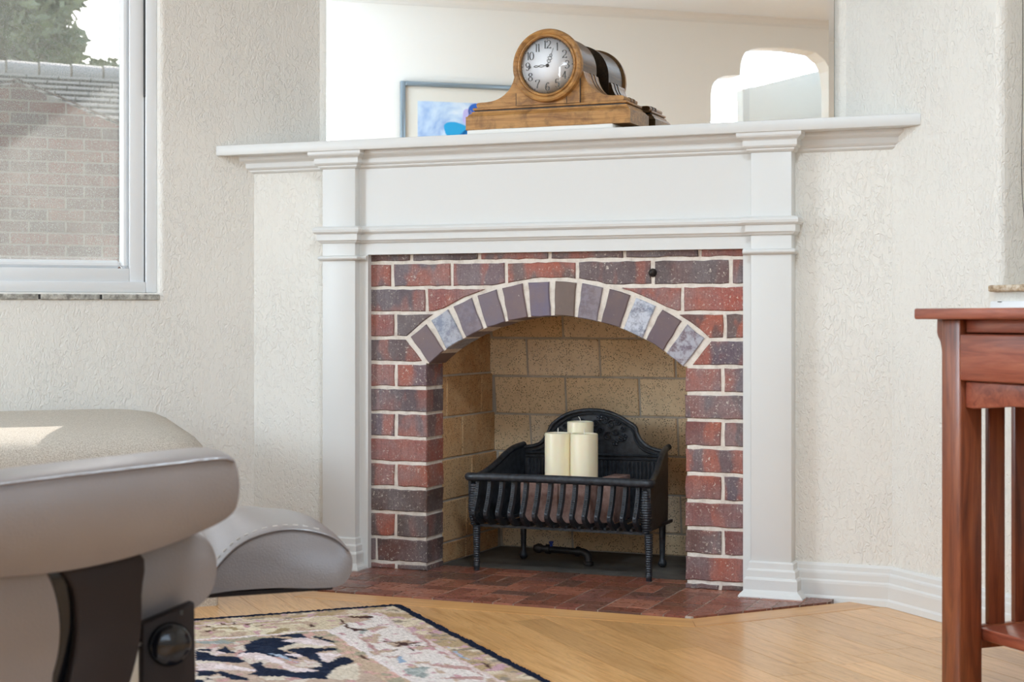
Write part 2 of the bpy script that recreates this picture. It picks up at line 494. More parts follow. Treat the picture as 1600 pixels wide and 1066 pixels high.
_ad = _n('ShaderNodeMath'); _ad.operation = 'ADD'; _L(_r1.outputs[0], _ad.inputs[0]); _L(_r2.outputs[0], _ad.inputs[1])
_mx = _n('ShaderNodeMixShader'); _L(_ad.outputs[0], _mx.inputs[0]); _L(_tr.outputs[0], _mx.inputs[1]); _L(_du.outputs[0], _mx.inputs[2]); _L(_mx.outputs[0], _out.inputs[0])
M_dusty = _m
M_xbrick = Mt('neighbour_brick', '7a4a40', .85); _o = M_xbrick.n('ObjectInfo'); _v = M_xbrick.coords((1, 1, 1), True)
M_xbrick.col(M_xbrick.mix(M_xbrick.ramp(M_xbrick.noise(_v, 20, 4, .6), [(.3, 0.), (.7, .5)]), _o.outputs['Color'], '5d4038'))
M_xmortar = Mt('neighbour_mortar', 'a39a90', .9)
M_rtile = Mt('roof_tile', '2f2d2c', .9); M_lip = Mt('pale_tile_lip', 'b9b3a9', .8)
M_leaf = Mt('leaf_green', '55663c', .6); _v = M_leaf.coords(); M_leaf.col(M_leaf.ramp(M_leaf.noise(_v, 4, 2, .5), [(.3, '5f6f50'), (.7, 'a3ab84')]))
M_bark = Mt('bark', '5a4a3c', .9)
M_grass = Mt('lawn', '5c6a44', .9)

# ================================================================== room shell
LW = (-.888, 0.); RW = (.879, 0.)                       # where the fireplace wall meets the side walls
eL = (-S2, -S2); eR = (S2, -S2)                         # directions along them into the room
Bp = (-1.293, -4.633); eB = (.779, -.627)


def wall_frame(p, e, nrm):
    """frame with x along the wall, y = depth away from the room, z up"""
    return (Vector((p[0], p[1], 0)), Vector((e[0], e[1], 0)), Vector((-nrm[0], -nrm[1], 0)), Vector((0, 0, 1)))


fL = wall_frame(LW, eL, (S2, -S2)); fR = wall_frame(RW, eR, (-S2, -S2)); fB = wall_frame(Bp, eB, (.627, .779))
fC = wall_frame((4.116, -3.237), (-S2, -S2), (-S2, S2))


def wall_piece(x0, x1, z0, z1, f, hole=None, r=.016, depth=.16, thick=.2):
    """wall panel, optionally with one rounded-edge opening hole=(a,b,c,d)"""
    parts = []
    if hole is None:
        return [box(x0, x1, 0, thick, z0, z1, f)]
    a, b, c, d = hole
    v = []; F = []
    ou = [(x0, z0), (x1, z0), (x1, z1), (x0, z1)]
    v += [P(f, x, 0, z) for x, z in ou]
    K = 5; prev = [0, 1, 2, 3]
    for k in range(K + 1):
        t = k / K * math.pi / 2; g = r * (1 - math.sin(t)); y = r * (1 - math.cos(t))
        lp = [(a - g, c - g), (b + g, c - g), (b + g, d + g), (a - g, d + g)]
        s = len(v); v += [P(f, x, y, z) for x, z in lp]; cur = [s, s + 1, s + 2, s + 3]
        for i in range(4): F.append((prev[i], prev[(i + 1) % 4], cur[(i + 1) % 4], cur[i]))
        prev = cur
    s = len(v); v += [P(f, x, thick, z) for x, z in [(a, c), (b, c), (b, d), (a, d)]]; cur = [s, s + 1, s + 2, s + 3]
    for i in range(4): F.append((prev[i], prev[(i + 1) % 4], cur[(i + 1) % 4], cur[i]))
    prev = cur
    s = len(v); v += [P(f, x, thick, z) for x, z in ou]; cur = [s, s + 1, s + 2, s + 3]
    for i in range(4): F.append((prev[i], prev[(i + 1) % 4], cur[(i + 1) % 4], cur[i])); F.append((cur[i], cur[(i + 1) % 4], (i + 1) % 4, i))
    return [(v, F)]


H = 2.44; ZF = -.011
WIN1 = (.267, 1.55, .749, 2.06)
# left wall: t from -.20 (recess corner) to 3.887
wl = wall_piece(-.20, 2.2, -.03, H, fL, WIN1, thick=.12) + wall_piece(2.2, 3.95, -.03, H, fL, (2.30, 3.60, .85, 2.06), thick=.12)
struct(obj('wall_left', wl, M_wallL, org=(-.888, 0, 0)))
WIN2 = (.385, 1.45, .750, 2.06)
wr = wall_piece(-.20, 4.6, -.03, H, fR, WIN2, thick=.22, r=.02)
struct(obj('wall_right', wr, M_wall, org=(.879, 0, 0)))
# wall seen in the mirror with its stepped arched opening
arch = [(.444, 0), (.444, 1.98), (.450, 2.02), (.465, 2.05), (.490, 2.073), (.535, 2.09), (.600, 2.096), (.628, 2.098), (.633, 2.16), (.645, 2.20), (.664, 2.232), (.70, 2.252),
        (.746, 2.262), (.86, 2.27), (.974, 2.27), (1.12, 2.254), (1.183, 2.207), (1.215, 2.151), (1.23, 2.05), (1.23, 0)]
WB = []
Z0 = -.03
# panels around the arch: left, right, and a strip over every arch segment
WB += wall_piece(-3.05, -1.90, Z0, H, fB, (-2.86, -1.98, .85, 2.1), thick=.14)
WB.append(box(-1.90, .444, 0, .14, Z0, H, fB)); WB.append(box(1.23, 3.0, 0, .14, Z0, H, fB))
top = [p for p in arch if p[1] > 0]
for a, b in zip(top[:-1], top[1:]):
    if b[0] - a[0] > 1e-5: WB.append(front([a, b, (b[0], H), (a[0], H)], 0, .14, fB))
struct(obj('wall_far', WB, M_smoothwall, org=Bp + (0,)))
struct(obj('wall_behind', wall_piece(-.1, 4.6, Z0, H, fC, (1.05, 3.25, .8, 2.1), thick=.14), M_smoothwall, org=(4.116, -3.237, 0)))
# hall behind the arch: bright plain room
hb = [box(-1.0, 3.2, 2.6, 2.7, Z0, H, fB), box(-1.1, -1.0, .14, 2.7, Z0, H, fB), box(3.2, 3.3, .14, 2.7, Z0, H, fB)]
struct(obj('wall_hall', hb, M_smoothwall, org=Bp + (0,)))
# a stair-side half wall with a sloping top inside the hall, seen through the arch
hw = front([(1.06, Z0), (2.6, Z0), (2.6, 2.43), (2.1, 2.43), (1.06, 2.150)], .80, .88, fB)
tri = front([(1.015, Z0), (1.06, Z0), (1.06, 2.150), (1.015, 2.138)], .79, .89, fB)
struct(obj('wall_stair', hw, M_smoothwall, org=Bp + (0,))); struct(obj('trim_stair', tri, M_paint, org=Bp + (0,)))
# ceiling and floor slabs
room = [(-.70, .30), (.70, .30), (.879 + .2, .05), (4.5, -3.1), (.9, -6.95), (-2.2, -7.6), (-4.2, -4.6), (-4.0, -2.6), (-1.0, .05)]
struct(obj('ceiling', plan([(-5, 1), (1, 1), (5, -3), (2, -9.5), (-3, -9.5), (-5, -5)], H, H + .12), M_ceil, org=(0, -3, H)))
# picture-rail cove where wall meets ceiling, visible in the mirror
struct(obj('trim_ceiling', [sweep([((Bp[0] - eB[0] * 3, Bp[1] - eB[1] * 3), (.627, .779)), ((Bp[0] + eB[0] * 2.8, Bp[1] + eB[1] * 2.8), (.627, .779))],
      [(-.005, 2.395), (.006, 2.395), (.012, 2.41), (.03, 2.428), (.055, 2.437), (.055, 2.445), (-.005, 2.445)])], M_paint))

# chimney breast: plaster beside and above the fireplace, recess above the mantel
BW = []
BW.append(plan([(-.888, 0), (-.56, 0), (-.56, .135), (-.753, .135)], Z0, 1.131))
BW.append(plan([(.56, 0), (.879, 0), (.744, .135), (.56, .135)], Z0, 1.131))
BW.append(box(-.56, .56, 0, .135, .87, 1.131))
struct(obj('wall_fireplace', BW, M_wall, org=(0, 0, 0)))
up = plan([(-.753, .135), (.744, .135), (.60, .30), (-.60, .30)], 1.10, H)
struct(obj('wall_recess', up, M_wall, org=(0, .135, 1.1)))

# window 1 (left wall, dusty)
w1 = bpy.data.objects.new('window_1', None); C.objects.link(w1); w1.location = P(fL, .267, .05, .749); struct(w1)
a, b, c, d = WIN1


def frame_ring(a, b, c, d, wd, y0, y1, f):
    return [box(a, a + wd, y0, y1, c, d, f), box(b - wd, b, y0, y1, c, d, f), box(a + wd, b - wd, y0, y1, c, c + wd, f), box(a + wd, b - wd, y0, y1, d - wd, d, f)]


obj('window_frame', frame_ring(a, b, c, d, .030, .022, .10, fL), M_vinyl, w1, bevel=.003)
obj('weather_seal', frame_ring(a + .029, b - .029, c + .023, d - .029, .004, .040, .060, fL), M_dark, w1)
obj('sash', frame_ring(a + .033, b - .033, c + .027, d - .033, .040, .034, .085, fL), M_vinyl, w1, bevel=.003)
obj('glazing_bead', frame_ring(a + .073, b - .073, c + .067, d - .073, .022, .044, .080, fL), M_vinyl, w1, bevel=.008, seg=1)
obj('sash_weatherstrip', box(a + .0285, a + .0345, .030, .045, 1.29, 2.03, fL), M_dark, w1)  # thin dark strip along the upper part of the sash gap
obj('pane', box(a + .09, b - .09, .060, .064, c + .085, d - .09, fL), M_dusty, w1)
x = a - .003; k = 0
while x < 1.5:
    L = .155
    obj('sill_tile', box(x, x + L, -.006, .03, .729, .7445, fL), M_slate, w1, org=P(fL, x + L / 2, .01, .735), bevel=.002, seg=1); x += L + .006; k += 1
obj('sill_joint', box(a, 1.5, -.001, .03, .730, .7435, fL), M_dark, w1)

# window 2 (right wall, deep plaster reveal)
w2 = bpy.data.objects.new('window_2', None); C.objects.link(w2); w2.location = P(fR, .385, .1, .75); struct(w2)
a, b, c, d = WIN2
obj('window_frame', frame_ring(a, b, c, d, .045, .16, .21, fR), M_vinyl, w2, bevel=.003)
obj('pane', box(a + .04, b - .04, .18, .184, c + .04, d - .04, fR), M_rglass, w2)
x = a - .022
while x < 1.4:
    obj('sill_tile', box(x, x + .15, -.016, .16, .7375, .752, fR), M_sillr, w2, org=P(fR, x + .07, .05, .745), bevel=.004, seg=2); x += .153
# double blind cord hanging in the niche
cp = [(.405, .045, 2.0), (.405, .045, 1.5), (.405, .045, 1.2), (.402, .045, 1.05), (.402, .045, .985), (.407, .045, .92), (.420, .045, .855), (.445, .045, .80), (.49, .045, .775), (.55, .045, .80), (.57, .045, 1.0), (.572, .045, 2.0)]
cp2 = [(x + .004, y + .004, z + (.008 if z < .9 else 0)) for x, y, z in cp]
bc = obj('blind_cord', [tube(smoothc(cp, 6, False), .0011, 5, fR), tube(smoothc(cp2, 6, False), .0011, 5, fR)], Mt('cord_grey', '6f6a64', .7), smooth=60)
tag(bc, 'thin grey looped blind cord hanging in the right window niche', 'cord')
bl = thing('added_roller_blind', P(fR, .92, .15, 2.0), 'unseen beige roller blind added to darken the window niche above the wooden table', 'blind')  # unseen, suggested by the cord; added lowered to darken the plaster reveal
obj('blind_cloth', box(.392, 1.443, .140, .142, .79, 2.03, fR), Mt('blind_fabric', 'b8ae9f', .9), bl)
obj('blind_tube', tube([P(fR, .392, .14, 2.03), P(fR, 1.443, .14, 2.03)], .018, 10), M_vinyl, bl, smooth=60)
# white box on the wall just above the table
wb = thing('wall_box', P(fR, .392, 0, .62), 'small white box on the right wall just above the wooden table', 'outlet box')
obj('cover', box(.378, .52, -.022, .0, .60, .7165, fR), M_vinyl, wb, bevel=.003)
obj('slot', box(.405, .417, -.0235, -.02, .7145, .7160, fR), M_dark, wb)

# ================================================================== floor
struct(obj('subfloor', plan(room, -.06, -.0135), M_floor, org=(0, -2, -.06)))
fl = bpy.data.objects.new('floor', None); C.objects.link(fl); struct(fl); fl.location = (0, -1, ZF)
s0 = -.75; q0 = -.98
row = 0; q = .6216
ang = math.atan2(-S2, S2)
FRr = fr((0, 0, 0), -45)                                  # local x = along boards (1,-1), y = across (1,1)
while q > -1.15:
    s = -.9 + random.uniform(-.5, 0)
    while s < 2.1:
        L = random.uniform(.45, .95); g = .0006
        poly = [(s + g, q - .083 + g), (s + L - g, q - .083 + g), (s + L - g, q - g), (s + g, q - g)]
        # world = x=(s+q)/√2, y=(q-s)/√2 ; keep inside the room: y<0 and the left wall y-x<.888
        poly = clip(poly, -S2, S2, .0)
        if len(poly) > 2: poly = clip(poly, -1, 0, .60)
        if len(poly) > 2 and area2(poly) > .002:
            v, F = prism(poly, lambda a_, b_, k_: P(FRr, a_, b_, -.022 if not k_ else ZF))
            cx = sum(p[0] for p in poly) / len(poly); cy = sum(p[1] for p in poly) / len(poly)
            og = P(FRr, cx, cy, ZF)
            v = [(og + FRr[1] * 0 + Vector(((pt - og).dot(FRr[1]), (pt - og).dot(FRr[2]), pt.z - og.z))) for pt in v]
            o = obj('plank', (v, F), M_floor, fl, org=og); o.rotation_euler = (0, 0, R(-45))
        s += L
    q -= .083; row += 1

# hearth
HP = [(-.74, -.062), (-.485, -.372), (.485, -.372), (.745, -.062), (.745, .0), (-.74, .0)]
he = thing('hearth', (0, -.2, -.02), 'flat brown hearth of small red brick tiles in front of the fireplace', 'hearth')
obj('grout_bed', [plan(ring_outline(HP, .003), -.022, -.0007), plan([(-.36, -.006), (.37, -.006), (.37, .118), (-.36, .118)], -.022, -.0007)], M_grout, he)
tcol = ['84503f', '754535', '935c49', '6c4639', '804a3d', '62443a', '9a6450', '7a5046']
bw = .106
cells = []
ny = 0; y = .112
def hearth_tile(poly):
    full = poly
    for i in range(len(HP)):
        p, q_ = HP[i], HP[(i + 1) % len(HP)]
        nx, nyy = (q_[1] - p[1]), -(q_[0] - p[0]); cc = nx * p[0] + nyy * p[1]
        if i == 4: continue
        poly = clip(poly, nx, nyy, cc)
        if len(poly) < 3: return
    if area2(poly) < .0002: return
    cx = sum(p[0] for p in poly) / len(poly); cy = sum(p[1] for p in poly) / len(poly)
    if cy > .0 and (abs(cx - .008) > .352): return
    poly = ring_outline(poly, .0018)
    o = obj('tile', plan(poly, -.014, random.uniform(-.0002, .0009)), M_tile, he, org=(cx, cy, 0))
    c_ = lin(random.choice(tcol)); o.color = tuple(1.3 * q_ for q_ in c_[:3]) + (1,)
j = 0
while y > -.40:
    x = -.80; i = 0
    while x < .80:
        if (i + j) % 2 == 0:
            for k in (0, 1): hearth_tile([(x, y - bw / 2 * (k + 1)), (x + bw, y - bw / 2 * (k + 1)), (x + bw, y - bw / 2 * k), (x, y - bw / 2 * k)])
        else:
            for k in (0, 1): hearth_tile([(x + bw / 2 * k, y - bw), (x + bw / 2 * (k + 1), y - bw), (x + bw / 2 * (k + 1), y), (x + bw / 2 * k, y)])
        x += bw; i += 1
    y -= bw; j += 1
# oak border strips around the hearth
def strip(p, q_, wd=.055):
    p, q_ = Vector(p), Vector(q_); d = (q_ - p).normalized(); nrm = Vector((d.y, -d.x))
    A, B = p, q_; v, F = plan([tuple(A), tuple(B), tuple(B + nrm * wd + d * wd * .45), tuple(A + nrm * wd - d * wd * .45)], -.02, -.0035)
    for i_ in (6, 7): v[i_].z = -.0104
    L = (q_ - p).length; mid = (p + q_) / 2; an = math.atan2(d.y, d.x)
    og = Vector((mid.x, mid.y, -.01)); f_ = fr(og, math.degrees(an))
    v = [og + Vector(((Vector(pt) - og).dot(f_[1]), (Vector(pt) - og).dot(f_[2]), Vector(pt).z - og.z)) for pt in v]
    o = obj('border_strip', (v, F), M_strip, fl, org=og); o.rotation_euler = (0, 0, an)
strip((-.487, -.375), (.487, -.375)); strip((.487, -.375), (.80, -.001)); strip((-.80, -.001), (-.487, -.375))

# ================================================================== fireplace brickwork
fp = thing('fireplace', (0, .06, 0), 'arched fireplace of purple and red brick with a tan firebrick firebox', 'fireplace')
XL, XR = -.556, .556; JL, JR = -.352, .366; XC = .0075; ZC = .1323; RI = .5522; RO = .642; RM = .653
ZT = .858; k0 = .8293; PIT = .0677
SP = math.radians(40.2)


def circ(xx, r): return ZC + math.sqrt(max(0, r * r - (xx - XC) ** 2))


# mortar body with the arched opening
aI = math.asin((JR - .003 - XC) / (RI + .001))
arcp = [(XC + (RI + .002) * math.sin(t), ZC + (RI + .002) * math.cos(t)) for t in np.linspace(-SP * .992, SP * .992, 25)]
MB_ = []
YM = .004
MB_.append(box(XL, JL - .004, YM, .108, 0, arcp[0][1])); MB_.append(box(JR + .004, XR, YM, .108, 0, arcp[-1][1]))
MB_.append(front([(XL, arcp[0][1]), (JL - .004, arcp[0][1]), (arcp[0][0], arcp[0][1]), (arcp[0][0], ZT + .02), (XL, ZT + .02)], YM, .108))
MB_.append(front([(XR, arcp[-1][1]), (JR + .004, arcp[-1][1]), (arcp[-1][0], arcp[-1][1]), (arcp[-1][0], ZT + .02), (XR, ZT + .02)], YM, .108))
for p, q_ in zip(arcp[:-1], arcp[1:]): MB_.append(front([p, q_, (q_[0], ZT + .02), (p[0], ZT + .02)], YM, .108))
obj('mortar', MB_, M_mortar, fp)
DP, MP, RB, OR, BR, DR = ('5b4a4a', .55), ('66524f', .9), ('8a4738', .9), ('a0563c', .5), ('4e3e38', .25), ('6e4340', .8)
DG, RD = ('544746', .15), ('8c463a', 1.)


def face_brick(poly, colr, name='brick', mt=None, e=.0022, back=.106, y0=None):
    if area2(poly) < 1e-4: return
    cx = sum(p[0] for p in poly) / len(poly); cz = sum(p[1] for p in poly) / len(poly)
    yf = random.uniform(-.0010, .0010) if y0 is None else y0
    o = obj(name, chamfered(wobble(poly, .0015, .02), lambda a_, b_, d_: Vector((a_, d_, b_)), yf, yf + .0026, back, e), mt or M_brick, fp, org=(cx, 0, cz))
    o.color = tuple(min(1, 1.28 * c_) for c_ in lin(colr[0])[:3]) + (colr[1],)
    return o


def rect(x0, x1, z0, z1): return [(x0, z0), (x1, z0), (x1, z1), (x0, z1)]


JO = .0048
zk = [k0 - PIT * i for i in range(13)]
# course T (sliver) under the mantel
xs = [XL, -.398, -.199, 0., .205, .403, XR]; cs = [DG, DG, MP, MP, DG, RB]
for i in range(6): face_brick(rect(xs[i] + JO, xs[i + 1] - JO, k0 + .0055, ZT + .012), cs[i])
# course 1
xs = [XL, -.455, -.279, -.122, .077, .28, .483, XR]; cs = [DR, ('63535a', 1.), ('6b5559', .7), ('69524c', 1.), DP, DG, DP]


def over_arc(x0, x1, z0, z1, r):
    """rectangle minus the disc below the extrados"""
    pts = [(x, max(z0, circ(x, r) if abs(x - XC) < r else z0)) for x in np.linspace(x0, x1, 9)]
    pts = [p for p in pts if p[1] < z1 - .004]
    if len(pts) < 2: return None
    # find where the arc meets z1
    lo, hi = pts[0][0], pts[-1][0]
    return pts + [(hi, z1), (lo, z1)]


for i in range(7):
    p = over_arc(xs[i] + JO, xs[i + 1] - JO, zk[1] + JO, zk[0] - JO, RM)
    face_brick(p, cs[i])
# course 2
def xarc(z, r, side): return XC + side * math.sqrt(max(0, r * r - (z - ZC) ** 2))
def left_of_arc(x0, z0, z1, r):
    zz = np.linspace(z0, z1, 4); return [(x0, z0)] + [(xarc(z, r, -1), z) for z in zz] + [(x0, z1)]
def right_of_arc(x1, z0, z1, r):
    zz = np.linspace(z0, z1, 4); return [(x1, z1)] + [(xarc(z, r, 1), z) for z in zz[::-1]] + [(x1, z0)]
z0, z1 = zk[2] + JO, zk[1] - JO
face_brick(rect(XL, -.353 - JO, z0, z1), ('574b50', .6))
p = [(-.353 + JO, z0)] + [(x, max(z0, circ(x, RM))) for x in np.linspace(-.335, xarc(z1, RM, -1), 6)] + [(-.353 + JO, z1)]
face_brick(p, ('8a4c44', .9))
p = [(.358 - JO, z1)] + [(x, max(z0, circ(x, RM))) for x in np.linspace(xarc(z1, RM, 1), .345, 6)] + [(.358 - JO, z0)]
face_brick(p, ('63535a', .9)); face_brick(rect(.358 + JO, XR, z0, z1), ('9c4a38', 1.))
# course 3
z0, z1 = zk[3] + JO, zk[2] - JO
face_brick(rect(XL, -.446 - JO, z0, z1), RD); face_brick(left_of_arc(-.446 + JO, z0, z1, RM), DG)
face_brick(right_of_arc(.468 - JO, z0, z1, RM), ('66443e', 1.)); face_brick(rect(.468 + JO, XR, z0, z1), ('63504c', 1.))
# course 4, cut by the skewback
z0, z1 = zk[4] + JO, zk[3] - JO
sk = lambda z, s: XC + s * ((z - ZC) * math.tan(SP) + .011)
face_brick([(XL, z0), (sk(z0, -1), z0), (sk(z1, -1), z1), (XL, z1)], DP)
face_brick([(XR, z1), (sk(z1, 1), z1), (sk(z0, 1), z0), (XR, z0)], ('5a4b55', .8))
# pier courses
PL = {5: [('8d4a3e', 1.), ('6a5358', 1.)], 6: [('57484b', .5)], 7: [('584650', 1.), ('6b4c4a', 1.)], 8: [('8f4b3c', .8)], 9: [('5c4640', 1.), ('9a5238', .8)], 10: [('4d3d36', .1)], 11: [('54403a', 1.), ('51423b', .5)], 12: [('4a3935', .2)]}
PR = {5: [('8a4a40', .9), ('5d4f55', .9)], 6: [('5a4a4c', .5)], 7: [('74443e', 1.), ('5b4440', .7)], 8: [('624c4e', 1.)], 9: [('84473a', .8), ('574850', .8)], 10: [('7b4740', .8)], 11: [('5f4038', 1.), ('77433c', .7)], 12: [('6b3f38', .9)]}
for r_ in range(5, 13):
    z1 = zk[r_ - 1] - JO; z0 = (zk[r_] if r_ < 13 else 0) + JO
    if r_ % 2:
        face_brick(rect(XL, -.445 - JO, z0, z1), PL[r_][0]); face_brick(rect(-.445 + JO, JL, z0, z1), PL[r_][1])
        face_brick(rect(JR, .462 - JO, z0, z1), PR[r_][0]); face_brick(rect(.462 + JO, XR, z0, z1), PR[r_][1])
    else:
        if r_ == 12:
            face_brick(rect(XL, -.504 - .003, z0, z1), PL[12][0]); face_brick(rect(-.504 + .003, JL, z0, z1), PL[12][0])
        else: face_brick(rect(XL, JL, z0, z1), PL[r_][0])
        face_brick(rect(JR, XR, z0, z1), PR[r_][0])
z1 = zk[12] - JO
face_brick(rect(XL, -.444 - JO, 0, z1), ('7a4a40', .5)); face_brick(rect(-.444 + JO, JL, 0, z1), BR)
face_brick(rect(JR, .455 - JO, 0, z1), DG); face_brick(rect(.455 + JO, XR, 0, z1), BR)
# arch: twelve voussoirs
VC = [('65565a', 0.), ('737b8c', .55), ('655b66', .1), ('655b66', 0.), ('64545a', 0.), ('62596a', 0.), ('5f5049', 0.), ('665a62', .15), ('5a4c50', 0.), ('70788a', .95), ('5f5056', 0.), ('665a66', .6)]
n_ = 12; dA = 2 * SP / n_
for i in range(n_):
    t = -SP + dA * (i + .5); h = .0272
    pl = []
    for (u, v) in [(-h, RI + .001), (h, RI + .001), (h + .0015, RO), (-h - .0015, RO)]:
        pl.append((XC + v * math.sin(t) + u * math.cos(t), ZC + v * math.cos(t) - u * math.sin(t)))
    face_brick(pl, VC[i], 'arch_brick', M_arch, y0=-.001)
# iron plug in the joint above the arch
obj('iron_plug', lathe([(.0001, -.012), (.006, -.011), (.008, -.006), (.011, .0), (.011, .01)], (.280, 0, .795), 'y', 12), M_pipe, fp, smooth=60)

# firebox shell
FB = []
YB = lambda z: .505 - .13 * z
FB.append(plan([(-.47, .112), (-.3615, .112), (-.3435, .60), (-.47, .60)], 0, .95)); FB.append(plan([(.47, .112), (.3675, .112), (.3495, .60), (.47, .60)], 0, .95))
FB.append(prism([(.508, 0), (.508 - .13 * .95, .95), (.60, .95), (.60, 0)], lambda a_, b_, k_: Vector((-.47 if not k_ else .47, a_, b_))))
FB.append(box(-.47, .47, .112, .60, .95, 1.0)); FB.append(box(-.47, .47, .109, .20, .80, .95))
FB.append(box(-.372, -.3595, .107, .115, 0, .60)); FB.append(box(.366, .372, .107, .113, 0, .60))
obj('firebox_mortar', FB, M_fmortar, fp)
obj('firebox_floor', box(-.37, .37, .110, .53, -.02, .0), M_slab, fp)
fcols = ['f4dfbc', 'f2dcb8', 'e8c89c', 'f4e0c2', 'e4bc90', 'eed2aa', 'f2dec0']  # back firebricks coloured paler than the sides to make up for dim light
zr = [.064 + .1115 * i for i in range(-1, 8)]
for i in range(len(zr) - 1):
    z0, z1 = max(zr[i], 0) + .003, zr[i + 1] - .003
    off = 0. if i % 2 else .1115
    x = -.9 + off + (-.010 + .9) % .223 + .0 - .223 * 0
    x = -.010 - .223 * 2 + (0 if (i % 2) else -.1085) + (.0 if i % 2 == 1 else 0)
    while x < .37:
        a_, b_ = max(x + .003, -.364), min(x + .223 - .003, .364)
        if b_ - a_ > .02:
            cx, cz = (a_ + b_) / 2, (z0 + z1) / 2
            yo = random.uniform(-.001, .001)
            o = obj('firebrick', chamfered(wobble(rect(a_, b_, z0, z1), .0006, .06), lambda u, v, d_: Vector((u, YB(v) + d_ + yo, v)), 0, .002, .02, .002), M_fbrick, fp, org=(cx, YB(cz), cz))
            o.color = lin(random.choice(fcols))
        x += .223
zs = [.058 + .1155 * i for i in range(-1, 7)]
for sgn in (-1, 1):
    for i in range(len(zs) - 1):
        z0, z1 = max(zs[i], 0) + .003, zs[i + 1] - .003
        y = [.168, .062, .168, .0405, .118, .04, .118, .06][i] - .0
        yj = {0: .26, 1: .266, 2: .30, 3: .24, 4: .365, 5: .225, 6: .33}.get(i, .3) - .223 * 2
        while yj < .52:
            a_, b_ = max(yj + .003, .116), min(yj + .223 - .003, .505 - .13 * z1 + .003)
            if b_ - a_ > .015:
                fx = (lambda u: -.3580 + (u - .113) * .0385) if sgn < 0 else (lambda u: .3640 - (u - .113) * .0385)
                cx = fx((a_ + b_) / 2)
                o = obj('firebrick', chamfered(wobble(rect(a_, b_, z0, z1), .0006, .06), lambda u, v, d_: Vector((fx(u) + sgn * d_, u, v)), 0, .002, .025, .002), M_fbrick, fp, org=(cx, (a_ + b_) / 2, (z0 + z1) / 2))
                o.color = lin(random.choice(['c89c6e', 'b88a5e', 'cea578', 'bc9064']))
            yj += .223

# ================================================================== mantelpiece
mp = thing('mantelpiece', (0, -.03, 0), 'white painted wooden mantelpiece with pilasters and a long shelf', 'mantelpiece')
obj('shelf', plan([(-.963, -.078), (.957, -.078), (.744, .133), (-.753, .133)], 1.1315, 1.159), M_paint, mp, bevel=.0015)
full = [((-.888, 0), (-1, -1)), ((-.645, 0), (-1, -1)), ((-.645, -.045), (-1, -1)), ((-.545, -.045), (1, -1)), ((-.545, -.02), (1, -1)),
        ((.545, -.02), (-1, -1)), ((.545, -.045), (-1, -1)), ((.645, -.045), (1, -1)), ((.645, 0), (1, -1)), ((.879, 0), (1, -1))]
cor = [(-.01, 1.1315), (.030, 1.1315), (.030, 1.124), (.028, 1.1205), (.023, 1.117), (.019, 1.115), (.017, 1.112), (.017, 1.1005), (.014, 1.0965), (.010, 1.095), (.009, 1.093), (.009, 1.0905), (.005, 1.087), (0, 1.085), (-.01, 1.085)]
# the side runs over plaster are shallower; full path is one continuous moulding
obj('cornice', sweep(full, cor), M_paint, mp)
mid = full[1:-1]
arc_ = [(-.01, .929), (.003, .929), (.012, .928), (.019, .924), (.0215, .919), (.0205, .913), (.016, .9085), (.012, .908), (.012, .891), (.008, .888), (.005, .884), (.002, .883), (-.01, .883)]
mid2 = [((-.645, .012), (-1, -1))] + mid[1:-1] + [((.645, .012), (1, -1))]
obj('architrave', sweep(mid2, arc_), M_paint, mp)
obj('frieze', box(-.560, .560, -.02, .0, .883, 1.09), M_paint, mp)
obj('header_board', box(-.560, .560, -.02, .0, .8515, .886), M_paint, mp)
for s in (-1, 1):
    obj('side_board', box(*sorted((s * .519, s * .560)), -.02, .0, -.009, .8515), M_paint, mp)
    pa = obj('pilaster', box(*sorted((s * .545, s * .645)), -.045, .0, -.009, 1.10), M_paint, mp, bevel=.001)
    pth = [((s * .645, .0), (s, -1)), ((s * .645, -.045), (s, -1)), ((s * .545, -.045), (-s, -1)), ((s * .545, -.02), (-s, -1)), ((s * .520, -.02), (-s * .01, -1))]
    obj('neck_moulding', sweep(pth, [(-.01, .8495), (.004, .8495), (.009, .8475), (.011, .843), (.009, .8385), (.004, .8355), (-.01, .8355)]), M_paint, mp, smooth=50)
    bs = [(-.01, .0855), (.002, .0855), (.006, .082), (.0065, .068), (.0095, .066), (.012, .0635), (.0125, .048), (.016, .0455), (.018, .042), (.018, .018), (.021, .014), (.028, .009), (.033, .003), (.034, -.0095), (-.01, -.0095)]
    pth = [((s * .645, .0), (s, -1)), ((s * .645, -.045), (s, -1)), ((s * .545, -.045), (-s * .75, -1)), ((s * .545, -.02), (-s * .75, -.05))]
    obj('plinth', sweep(pth, bs), M_paint, mp)
# baseboards
bb = [(-.002, .084), (.004, .084), (.008, .078), (.009, .068), (.012, .064), (.013, .060), (.0135, .046), (.017, .042), (.018, .036), (.018, .008), (.022, .003), (.024, -.0105), (-.002, -.0105)]
struct(obj('baseboard_front_right', sweep([((.646, 0), (0, -1)), ((.879, 0), (-.414, -1))], bb), M_paint))
struct(obj('baseboard_right', sweep([((.879, 0), (-.414, -1)), ((.879 + 4.5 * S2, -4.5 * S2), (-S2, -S2))], bb), M_paint))
struct(obj('baseboard_front_left', sweep([((-.888, 0), (.414, -1)), ((-.646, 0), (0, -1))], bb), M_paint))
struct(obj('baseboard_left', sweep([((-.888 - 3.8 * S2, -3.8 * S2), (S2, -S2)), ((-.888, 0), (.414, -1))], bb), M_paint))

